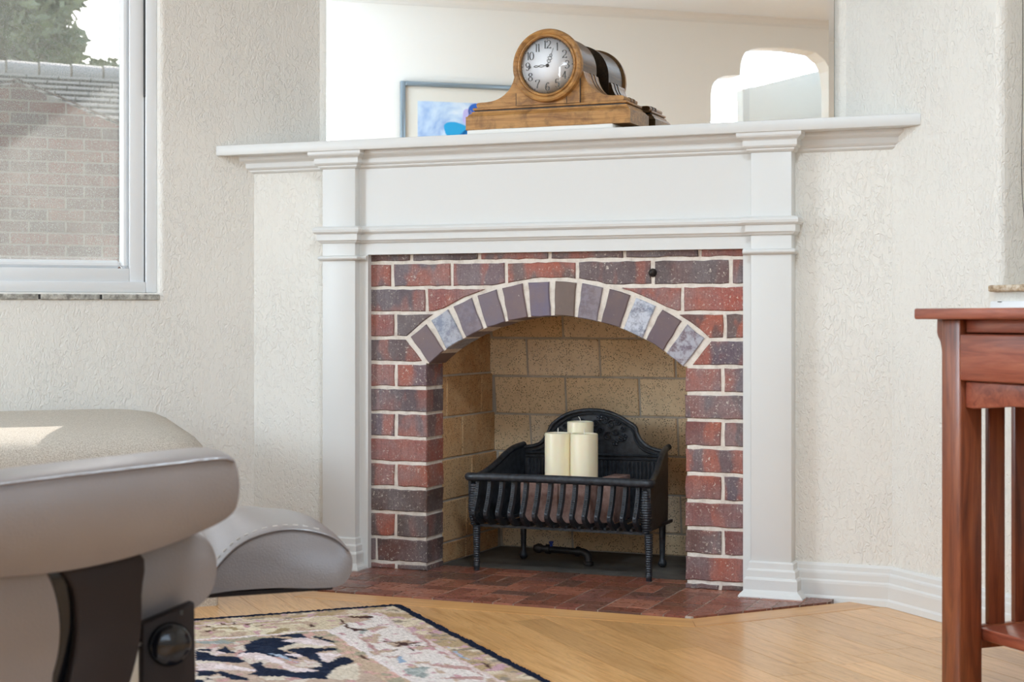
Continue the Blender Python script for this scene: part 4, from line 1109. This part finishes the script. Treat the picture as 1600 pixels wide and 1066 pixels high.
setc((DD < .085) & (n1 > .55), 'a89070'); setc((DD < .085) & (n1 < .3), 'c9b8a0'); setc((DD < .085) & (n2 > .75), 'b8949a'); setc((DD < .085) & (n2 < .2), '8d7f70')
mb = (DD > .095) & (DD < .238); setc(mb, 'd2c6bf'); topside = VV < UU
setc(mb & topside, 'c6b49a'); setc(mb & topside & (n3 > .55), 'd3c5ac')
setc(mb & (n1 > .74), 'b39a86'); setc(mb & (n2 > .82), 'b98f93'); setc(mb & topside & (n1 < .2), '9c8868')
setc((DD > .085) & (DD < .095), 'cdb7b2'); setc((DD > .238) & (DD < .250), 'd6c8c4')
g2 = (DD > .250) & (DD < .295); setc(g2, 'b89f88'); setc(g2 & (n1 > .6), '9d937e'); setc(g2 & (n2 > .72), 'c49c90')
fdd = DD > .295; setc(fdd, 'b39b8a'); setc(fdd & (n1 > .55), 'c8b9ac'); setc(fdd & (n2 > .78), 'b78f8a'); setc(fdd & (n3 < .3), 'a8917e')
big = vnoise(UU, VV, 9, 11)
setc((UU > .60) & (DD > .28) & (big > .5), '1d2436'); setc((VV > .80) & (DD > .28) & (big > .52), '1d2436')
def inpoly(pl, X, Y):
    ins = np.zeros(X.shape, bool); n = len(pl); j_ = n - 1
    for i in range(n):
        xi, yi = pl[i]; xj, yj = pl[j_]
        with np.errstate(divide='ignore', invalid='ignore'):
            c_ = ((yi > Y) != (yj > Y)) & (X < (xj - xi) * (Y - yi) / ((yj - yi) if yj != yi else 1e-9) + xi)
        ins ^= c_; j_ = i
    return ins
wu2 = UU + (vnoise(UU, VV, 60, 21) - .5) * .008; wv2 = VV + (vnoise(UU, VV, 60, 22) - .5) * .008
for key, h1, h2 in (('navy', '1b2234', '232b3e'), ('rose', 'b08d86', 'a9807c'), ('cream', 'c8b9a6', 'd2c5b4'), ('pink', 'cdb9b5', 'd9c9c8'), ('grey', '8f938f', 'a3a5a0'), ('blue', '8f9fb4', 'a5b0c0'), ('sprig', '4a3230', '5d4236')):
    for pl in RUG[key]:
        k_ = inpoly(pl, wu2, wv2); setc(k_, h1); setc(k_ & (n2 > .6), h2)
setc(De < .024, '161c2e')
col *= (.86 + .28 * rng.rand(*UU.shape))[..., None]
nu, nv = UU.shape; zt = .0015 + .0025 * rng.rand(nu, nv) * (De > .003)
zt[De < .002] = -.0105
Vx = C0.x + (UU * -S2 + VV * S2); Vy = C0.y + (-UU * S2 - VV * S2)
jit = (vnoise(UU, VV, 40, 31) - .5) * .004
verts = np.stack([Vx + jit * (De < .03), Vy + jit * (De < .03), zt], -1).reshape(-1, 3)
idx = np.arange(nu * nv).reshape(nu, nv)
faces = np.stack([idx[:-1, :-1], idx[1:, :-1], idx[1:, 1:], idx[:-1, 1:]], -1).reshape(-1, 4)
me = bpy.data.meshes.new('rug'); og = Vector((C0.x, C0.y - 1.2, -.0105))
me.from_pydata((verts - np.array(og)).tolist(), [], faces[:, ::-1].tolist())
at_ = me.color_attributes.new('pattern', 'FLOAT_COLOR', 'POINT'); at_.data.foreach_set('color', np.concatenate([col.reshape(-1, 3), np.ones((nu * nv, 1))], 1).ravel().astype(np.float32))
rug = bpy.data.objects.new('rug', me); C.objects.link(rug); rug.location = og
M_rug = Mt('rug_wool', '888888', .95, spec=.1); _a = M_rug.n('VertexColor'); _a.layer_name = 'pattern'; _v = M_rug.coords()
M_rug.col(_a.outputs[0]); M_rug.bump(M_rug.noise(_v, 420, 2, .6), .003, .7)
me.materials.append(M_rug.m)
tag(rug, 'floral wool rug with a navy edge and cream and navy leaf pattern', 'rug')

# ================================================================== beige fabric ottoman bench by the left wall
bn = thing('ottoman_bench', P(fL, .9, -.33, 0), 'beige fabric ottoman bench against the wall below the left window', 'ottoman')
t0 = .250
def rounded_plan(x0, x1, y0, y1, r_, n=6):
    out = []
    for cx, cy, a0 in ((x1 - r_, y1 - r_, 0), (x0 + r_, y1 - r_, 90), (x0 + r_, y0 + r_, 180), (x1 - r_, y0 + r_, 270)):
        for k in range(n + 1): a_ = R(a0 + 90 * k / n); out.append((cx + r_ * math.cos(a_), cy + r_ * math.sin(a_)))
    return out
def loft(layers, f):
    """layers: list of (polygon, z) with equal counts"""
    v = []; F = []; n = len(layers[0][0])
    for pl, z in layers: v += [P(f, a_, b_, z if not callable(z) else z(a_, b_)) for a_, b_ in pl]
    for k in range(len(layers) - 1):
        for i in range(n): F.append((k * n + i, k * n + (i + 1) % n, (k + 1) * n + (i + 1) % n, (k + 1) * n + i))
    F.append(tuple(range(n))); F.append(tuple((len(layers) - 1) * n + i for i in range(n)))
    return (v, F)
obj('base', loft([(rounded_plan(t0 - .014, 1.6, -.612, -.04, .012), ZF), (rounded_plan(t0 - .014, 1.6, -.612, -.04, .012), .02), (rounded_plan(t0 - .010, 1.6, -.608, -.04, .012), .021), (rounded_plan(t0 - .010, 1.6, -.608, -.04, .012), .24)], fL), M_fabric, bn, smooth=40)
ly = []
tilt = lambda b_: (b_ + .60) * .07
for g, z in ((.02, .24), (.004, .252), (.0, .27), (.0, .340), (.006, .362), (.022, .381), (.05, .393), (.09, .399), (.14, .402)):
    pl = rounded_plan(t0 + g, 1.62 - g, -.615 + g, -.03 - g * .4, max(.10 - g * .3, .04), 8)
    ly.append((pl, (lambda zz: (lambda a_, b_: zz + (tilt(b_) if zz > .3 else 0)))(z)))
obj('seat_cushion', loft(ly, fL), M_fabric, bn, smooth=60)

# ================================================================== leather recliner (foreground, left)
A0 = (.432, -2.218); fCh = (Vector((A0[0], A0[1], 0)), Vector((.616, .788, 0)), Vector((-.788, .616, 0)), Vector((0, 0, 1)))
rc = thing('recliner_chair', P(fCh, -.25, .12, ZF), 'grey beige leather recliner with dark bentwood side in the left foreground', 'armchair')
def pad(poly, y0, y1, f, r_=.02, name='pad', parent=None, m=None, k=4, sg=5, crown=.012, lift=0.):
    """soft slab: flat near face with a tight rim, swelling slightly and crowned on top"""
    pl = smoothc(poly, k); n = len(pl); big = ring_outline(pl, -.004)
    nrm = [((b_[0] - a_[0]) / .004, (b_[1] - a_[1]) / .004) for a_, b_ in zip(pl, big)]
    T = [0., .004, .015, .04, .09, .17, .3, .5, .7, .83, .91, .96, .985, .996, 1.]
    lay = []
    for t in T:
        s_ = math.sin(math.pi * t) ** .45 if 0 < t < 1 else 0
        lay.append(([(p[0] + q_[0] * .004 * s_, p[1] + q_[1] * .004 * s_ + crown * s_ * max(0, q_[1]) ** 2 + lift * min(1, t * 1.4) * max(0, min(1, (-.10 - p[0]) / .10)) * max(0, min(1, (p[1] - .262) / .02))) for p, q_ in zip(pl, nrm)], y0 + (y1 - y0) * t))
    v = []; F = []
    for q2, y in lay: v += [P(f, a_, y, b_) for a_, b_ in q2]
    for j_ in range(len(lay) - 1):
        for i in range(n): F.append((j_ * n + i, j_ * n + (i + 1) % n, (j_ + 1) * n + (i + 1) % n, (j_ + 1) * n + i))
    F.append(tuple(range(n))); F.append(tuple((len(lay) - 1) * n + i for i in range(n)))
    return obj(name, (v, F), m or M_leather, parent, smooth=50)
padp = [(-.60, .450), (-.45, .478), (-.281, .4935), (-.15, .503), (-.057, .509), (-.020, .511), (-.006, .509), (-.001, .502), (.003, .480), (.001, .458), (-.006, .444), (-.028, .431), (-.088, .411), (-.15, .397), (-.224, .389), (-.33, .388), (-.50, .375), (-.62, .40)]
ap = pad(padp, 0, .125, fCh, .020, 'arm_pad', rc, crown=.004)
obj('piping', tube([P(fCh, a_, -.0005, b_) for a_, b_ in smoothc([(-.45, .478), (-.281, .4935), (-.15, .503), (-.057, .509), (-.020, .511), (-.004, .507)], 4, False)], .0022, 6), M_leather, ap, smooth=60)
pad([(-.60, .39), (-.40, .398), (-.26, .392), (-.225, .384), (-.211, .355), (-.206, .31), (-.214, .265), (-.235, .235), (-.40, .20), (-.60, .20)], .035, .10, fCh, .018, 'side_cushion', rc)
wd = smoothc([(-.205, .40), (-.112, .400), (-.108, .348), (-.110, .295), (-.122, .245), (-.150, .17), (-.21, .10), (-.30, .05), (-.36, .05), (-.27, .12), (-.218, .18), (-.196, .25), (-.186, .31), (-.190, .36)], 4)
obj('arm_support', front(wd, .030, .055, fCh), M_bent, rc, bevel=.004)
obj('arm_support_inner', front([(a_ - .022, b_) for a_, b_ in wd], .06, .085, fCh), M_gloss, rc, bevel=.003)
pad([(-.50, .34), (-.15, .395), (-.06, .402), (.0, .398), (.018, .380), (.022, .352), (.012, .322), (-.015, .302), (-.066, .279), (-.15, .262), (-.5, .22)], .135, .60, fCh, .02, 'seat_cushion', rc)
pl_ = [(-.088, .18), (-.088, .300), (-.0195, .322), (-.0175, .18), (-.02, .10), (-.088, .10)]
sp_ = obj('side_panel', front(pl_, .098, .118, fCh), M_bent, rc, bevel=.003)
obj('knob', lathe([(.0275, .0), (.0275, -.006), (.024, -.012), (.016, -.016), (.0001, -.018)], (-.053, .098, .272), 'y', 32, fCh), M_gloss, sp_, smooth=40)
obj('knob_stem', lathe([(.005, .0), (.005, .012)], (-.09, .104, .276), 'x', 10, fCh), M_gloss, sp_, smooth=40)
obj('screw_hole', box(-.0395, -.0355, .0965, .099, .307, .313, fCh), M_dark, sp_)
obj('steel_bracket', box(-.110, -.092, .095, .105, .10, .285, fCh), M_chrome, rc, bevel=.002)
obj('column', lathe([(.03, .02), (.03, .24), (.06, .26)], (-.26, .32, 0), 'z', 20, fCh), M_gloss, rc, smooth=40)
obj('base_ring', lathe([(.24, 0.004), (.25, .012), (.25, .022), (.235, .028), (.0001, .034)], (-.26, .32, 0), 'z', 40, fCh), M_bent, rc, smooth=40)
for s in (0, 1): obj('base_strut', box(-.30 + .0, -.09, .10 + .0 * s, .118, .03, .10 + s * .0, fCh) if s == 0 else box(-.088, -.02, .100, .116, .02, .10, fCh), M_bent, rc)

# footstool
A1 = (.305, -1.676); fSt = (Vector((A1[0], A1[1], 0)), Vector((.860, .510, 0)), Vector((-.62, .785, 0)), fCh[3])
fs = thing('leather_footstool', P(fSt, -.22, .2, ZF), 'small grey leather footstool with a curved cushion beside the recliner', 'footstool')
stp = [(-.40, .232), (-.31, .236), (-.25, .252), (-.222, .276), (-.203, .303), (-.179, .327), (-.149, .343), (-.110, .352), (-.071, .351), (-.031, .339), (-.006, .318), (.0, .298), (-.005, .276), (-.022, .2625), (-.06, .260), (-.13, .262), (-.22, .255), (-.31, .232), (-.40, .226)]
cu = pad(stp, 0, .27, fSt, .012, 'cushion', fs, crown=.004, lift=.028)
obj('underside_board', front([(-.38, .222), (-.22, .2485), (-.03, .2565), (-.03, .2615), (-.22, .256), (-.38, .230)], .004, .23, fSt), M_bent, fs)
top_l = [(-.236, .262), (-.222, .276), (-.203, .303), (-.179, .327), (-.149, .343), (-.110, .352), (-.071, .351), (-.031, .339), (-.006, .318)]
sm = smoothc(top_l, 5, False)
obj('piping', tube([P(fSt, a_, -.0005, b_) for a_, b_ in sm], .0022, 6), M_leather, cu, smooth=60)
stt = []
for i in range(0, len(sm) - 1):
    a_, b_ = sm[i], sm[i + 1]
    if i % 2 == 0 and a_[0] < -.05:
        mid_ = ((a_[0] + b_[0]) / 2 - .003, (a_[1] + b_[1]) / 2 + .0035)
        stt.append(tube([P(fSt, a_[0] - .003, .018, a_[1] + .0045), P(fSt, b_[0] - .003, .018, b_[1] + .0045)], .0009, 5))
obj('stitching', stt, M_stitch, cu)
obj('column', lathe([(.022, .02), (.022, .245)], (-.30, .18, 0), 'z', 16, fSt), M_gloss, fs, smooth=40)
obj('base_ring', lathe([(.15, .004), (.155, .012), (.15, .022), (.0001, .028)], (-.36, .22, 0), 'z', 32, fSt), M_bent, fs, smooth=40)

# ================================================================== mission side table (right)
fT = (Vector((1.156, -1.064, 0)), Vector((S2, -S2, 0)), Vector((S2, S2, 0)), Vector((0, 0, 1)))
tb = thing('side_table', P(fT, .25, .25, ZF), 'reddish brown slatted wooden side table with a drawer by the right wall', 'table')


def woodbox(name, x0, x1, y0, y1, z0, z1, m, par, bev=.0025):
    """box whose own axes follow the table, so the grain runs with the board"""
    og = P(fT, (x0 + x1) / 2, (y0 + y1) / 2, (z0 + z1) / 2)
    h = ((x1 - x0) / 2, (y1 - y0) / 2, (z1 - z0) / 2)
    v, F = box(-h[0], h[0], -h[1], h[1], -h[2], h[2]); o = obj(name, ([og + q_ for q_ in v], F), m, par, org=og, bevel=bev, seg=2)
    o.rotation_euler = (0, 0, R(-45)); return o


woodbox('table_top', -.092, .72, -.027, .50, .6785, .6975, M_redf, tb, .003)
for i, (x, y) in enumerate(((-.050, 0), (.60, 0), (-.050, .43), (.60, .43))):
    woodbox('leg', x, x + .050, y, y + .0475, ZF, .6785, M_red, tb)
cbp = [(-.052, .6785), (-.0665, .6785), (-.0668, .655), (-.064, .648), (-.058, .640), (-.0545, .628), (-.052, .61)]
obj('corbel', prism(cbp, lambda a_, b_, k_: P(fT, a_, .004 if not k_ else .0435, b_)), M_red, tb)
woodbox('top_rail', 0, .60, .012, .03, .6555, .6785, M_redf, tb)
dw = woodbox('drawer', 0.0012, .598, -.0015, .018, .5735, .6535, M_redf, tb, .003)
obj('knob', lathe([(.006, .0), (.006, -.010), (.014, -.016), (.013, -.024), (.0001, -.027)], (.30, -.001, .613), 'y', 20, fT), M_red, dw, smooth=40)
ar = [(0.0, .5715), (0.0, .527), (.02, .5255), (.12, .534), (.30, .538), (.48, .534), (.58, .5255), (.60, .527), (.60, .5715)]
obj('lower_rail', prism(ar, lambda a_, b_, k_: P(fT, a_, .011 if not k_ else .028, b_)), M_redf, tb, bevel=.002)
obj('drawer_box', [box(.01, .59, .03, .42, .575, .582, fT), box(.01, .02, .03, .42, .582, .65, fT), box(.58, .59, .03, .42, .582, .65, fT)], M_red, tb)
for x in (-.034, .616):
    woodbox('end_rail', x, x + .018, .0475, .43, .545, .67, M_red, tb); woodbox('end_rail', x, x + .018, .0475, .43, .105, .145, M_red, tb)
    k = 0; y = .079
    while y < .41:
        woodbox('slat', x + .003, x + .014, y, y + .0345, .145, .545, M_red, tb, .001); y += .057; k += 1
woodbox('lower_shelf', -.018, .618, .052, .435, .122, .143, M_redf, tb)
woodbox('back_rail', 0, .60, .44, .458, .54, .67, M_redf, tb)

# ================================================================== outside the left window
hO = Vector((-4.304, 3.578, 0)); fO = (hO, Vector((S2, S2, 0)), Vector((-S2, S2, 0)), Vector((0, 0, 1)))
ho = thing('neighbour_house', (-4.3, 3.7, -.4), 'neighbouring brick house with a tiled roof seen through the dusty window', 'house')
gab = [(-3.2, -.4), (2.6, -.4), (2.6, .90), (-.252, 2.006), (-3.2, 1.0)]
obj('gable_wall', front(gab, .006, .25, fO), M_xmortar, ho)
zb = .82; r_i = 0
while zb < 2.0:
    x = -.903 + (.1015 if r_i % 2 else 0)
    while x < 1.6:
        pl = rect(x + .005, x + .198, zb + .005, zb + .0627)
        pl = clip(pl, .3878, 1, 2.006 - .252 * .3878 - .004)
        if len(pl) > 2: pl = clip(pl, -.3415, 1, 2.006 + .252 * .3415 - .004)
        if len(pl) > 2 and area2(pl) > .0015:
            cx = sum(p[0] for p in pl) / len(pl); cz = sum(p[1] for p in pl) / len(pl)
            o = obj('brick', front(pl, 0, .02, fO), M_xbrick, ho, org=P(fO, cx, 0, cz)); o.color = lin(random.choice(['7d4c42', '8a564a', '6b4a44', '755048', '8f6152', '64504c']))
        x += .203
    zb += .0677; r_i += 1
# tiled roof plane behind the gable
def roofz(d): return 1.83 + (d - .35) * .30
rf = obj('roof', prism([(.30, roofz(.30) - .03), (2.0, roofz(2.0) - .03), (2.0, roofz(2.0) - .12), (.3, roofz(.3) - .12)], lambda a_, b_, k_: P(fO, -.35 if not k_ else 4.0, a_, b_)), M_slate, ho)
for k in range(8):
    d0 = .32 + k * .205
    x = -.33 + (.1 if k % 2 else 0)
    while x < 1.3:
        v, F = prism([(d0, roofz(d0) + .015), (d0, roofz(d0) + .052), (d0 + .215, roofz(d0 + .215) + .022), (d0 + .215, roofz(d0 + .215) - .0)], lambda a_, b_, k_: P(fO, x + .004 if not k_ else x + .206, a_, b_))
        obj('roof_tile', (v, F), M_rtile, rf, org=P(fO, x + .1, d0, roofz(d0)))
        obj('tile_lip', prism([(d0 - .006, roofz(d0) + .040), (d0 - .006, roofz(d0) + .055), (d0 + .012, roofz(d0) + .058), (d0 + .012, roofz(d0) + .04)], lambda a_, b_, k_: P(fO, x + .004 if not k_ else x + .206, a_, b_)), M_lip, rf, org=P(fO, x + .1, d0, roofz(d0))); x += .21
x = -.34
while x < 1.4:
    obj('ridge_tile', tube([(x, 2.0, roofz(2.0) + .035), (x + .20, 2.0, roofz(2.0) + .028)], .075, 10, fO), M_lip, rf, smooth=60); x += .215
for s_, (x0, z0, x1, z1) in enumerate(((-.252, 2.02, 2.6, .914), (-3.2, 1.014, -.252, 2.02))):
    obj('verge', front([(x0, z0), (x1, z1), (x1, z1 + .006), (x0, z0 + .006)], -.01, .02, fO), M_xbrick, ho).color = lin('5f4a44')
tag(obj('garden_lawn', plan([(-30, -8), (-1.3, .0), (-.2, 1.2), (6, 2), (10, 40), (-35, 40)], -.6, -.4), M_grass, org=(-6, 10, -.5)), 'lawn beyond the left window', 'ground')['kind'] = 'structure'


def tree(loc, blobs, n, label, leaf=.05, seed=1):
    rnd = np.random.RandomState(seed)
    t = thing('garden_tree', loc, label, 'tree', 'trees beyond the left window'); L = Vector(loc)
    V = []; F = []
    for (dx, dy, dz, r_) in blobs:
        for _ in range(int(n * r_)):
            d_ = rnd.normal(size=3); d_ /= np.linalg.norm(d_); q = np.array([dx, dy, dz]) + d_ * r_ * rnd.uniform(.5, 1.) * np.array([1, 1, .8]) + np.array(loc)
            a_ = rnd.normal(size=3); a_ /= np.linalg.norm(a_); b_ = np.cross(a_, rnd.normal(size=3)); b_ /= np.linalg.norm(b_); s = leaf * rnd.uniform(.6, 1.5)
            k = len(V); V += [tuple(q - a_ * s), tuple(q + b_ * s * .45), tuple(q + a_ * s), tuple(q - b_ * s * .45)]; F.append((k, k + 1, k + 2, k + 3))
    me = bpy.data.meshes.new('foliage'); me.from_pydata([(v[0] - L.x, v[1] - L.y, v[2] - L.z) for v in V], [], F); me.materials.append(M_leaf.m)
    fo = bpy.data.objects.new('foliage', me); C.objects.link(fo); fo.parent = t; fo['kind'] = 'stuff'
    tp = max(b[2] for b in blobs)
    obj('trunk', [tube([(loc[0], loc[1], loc[2]), (loc[0] + .05, loc[1], loc[2] + tp * .5), (loc[0], loc[1], loc[2] + tp)], .12, 8, taper=[1, .8, .4])] +
        [tube([(loc[0], loc[1], loc[2] + tp * .45), (loc[0] + b[0] * .9, loc[1] + b[1] * .9, loc[2] + b[2])], .05, 6, taper=[1, .3]) for b in blobs], M_bark, t, smooth=60)


tree((-7.9, 7.3, -.4), [(0, 0, 3.6, .70), (.27, .22, 3.45, .42), (.36, .3, 3.95, .30), (-.6, -.6, 4.2, .8), (.2, .2, 4.45, .6), (-1.0, -1.0, 3.4, .9), (-1.3, -1.2, 4.6, .9), (-.2, -.3, 5.3, .8), (-.5, -.6, 3.3, .8)], 4200, 'tall leafy tree behind the tiled roof, left part of the window', .055, 1)
tree((-6.6, 9.8, -.4), [(0, 0, 3.2, .9), (.7, .6, 3.5, .8), (-1.22, -1.02, 3.12, .52), (-.8, -.6, 2.9, .8), (1.5, 1.3, 3.3, .9), (.2, .2, 4.0, .5), (.6, .5, 2.6, .9), (-.3, -.2, 2.5, .9)], 4200, 'lower leafy tree above the tiled roof beside the window frame', .06, 2)

# ceiling fixture added out of view to carry the overhead fill light
lp_ = thing('added_fill_fixture', (1.1, -2.3, 2.44), 'unseen round white ceiling fixture added for overhead fill light', 'lamp')
obj('canopy', lathe([(.0001, 0), (.28, 0), (.28, -.02), (.255, -.035), (.255, -.025), (.0001, -.025)], (1.1, -2.3, 2.44), 'z', 32), M_paint, lp_, smooth=40)
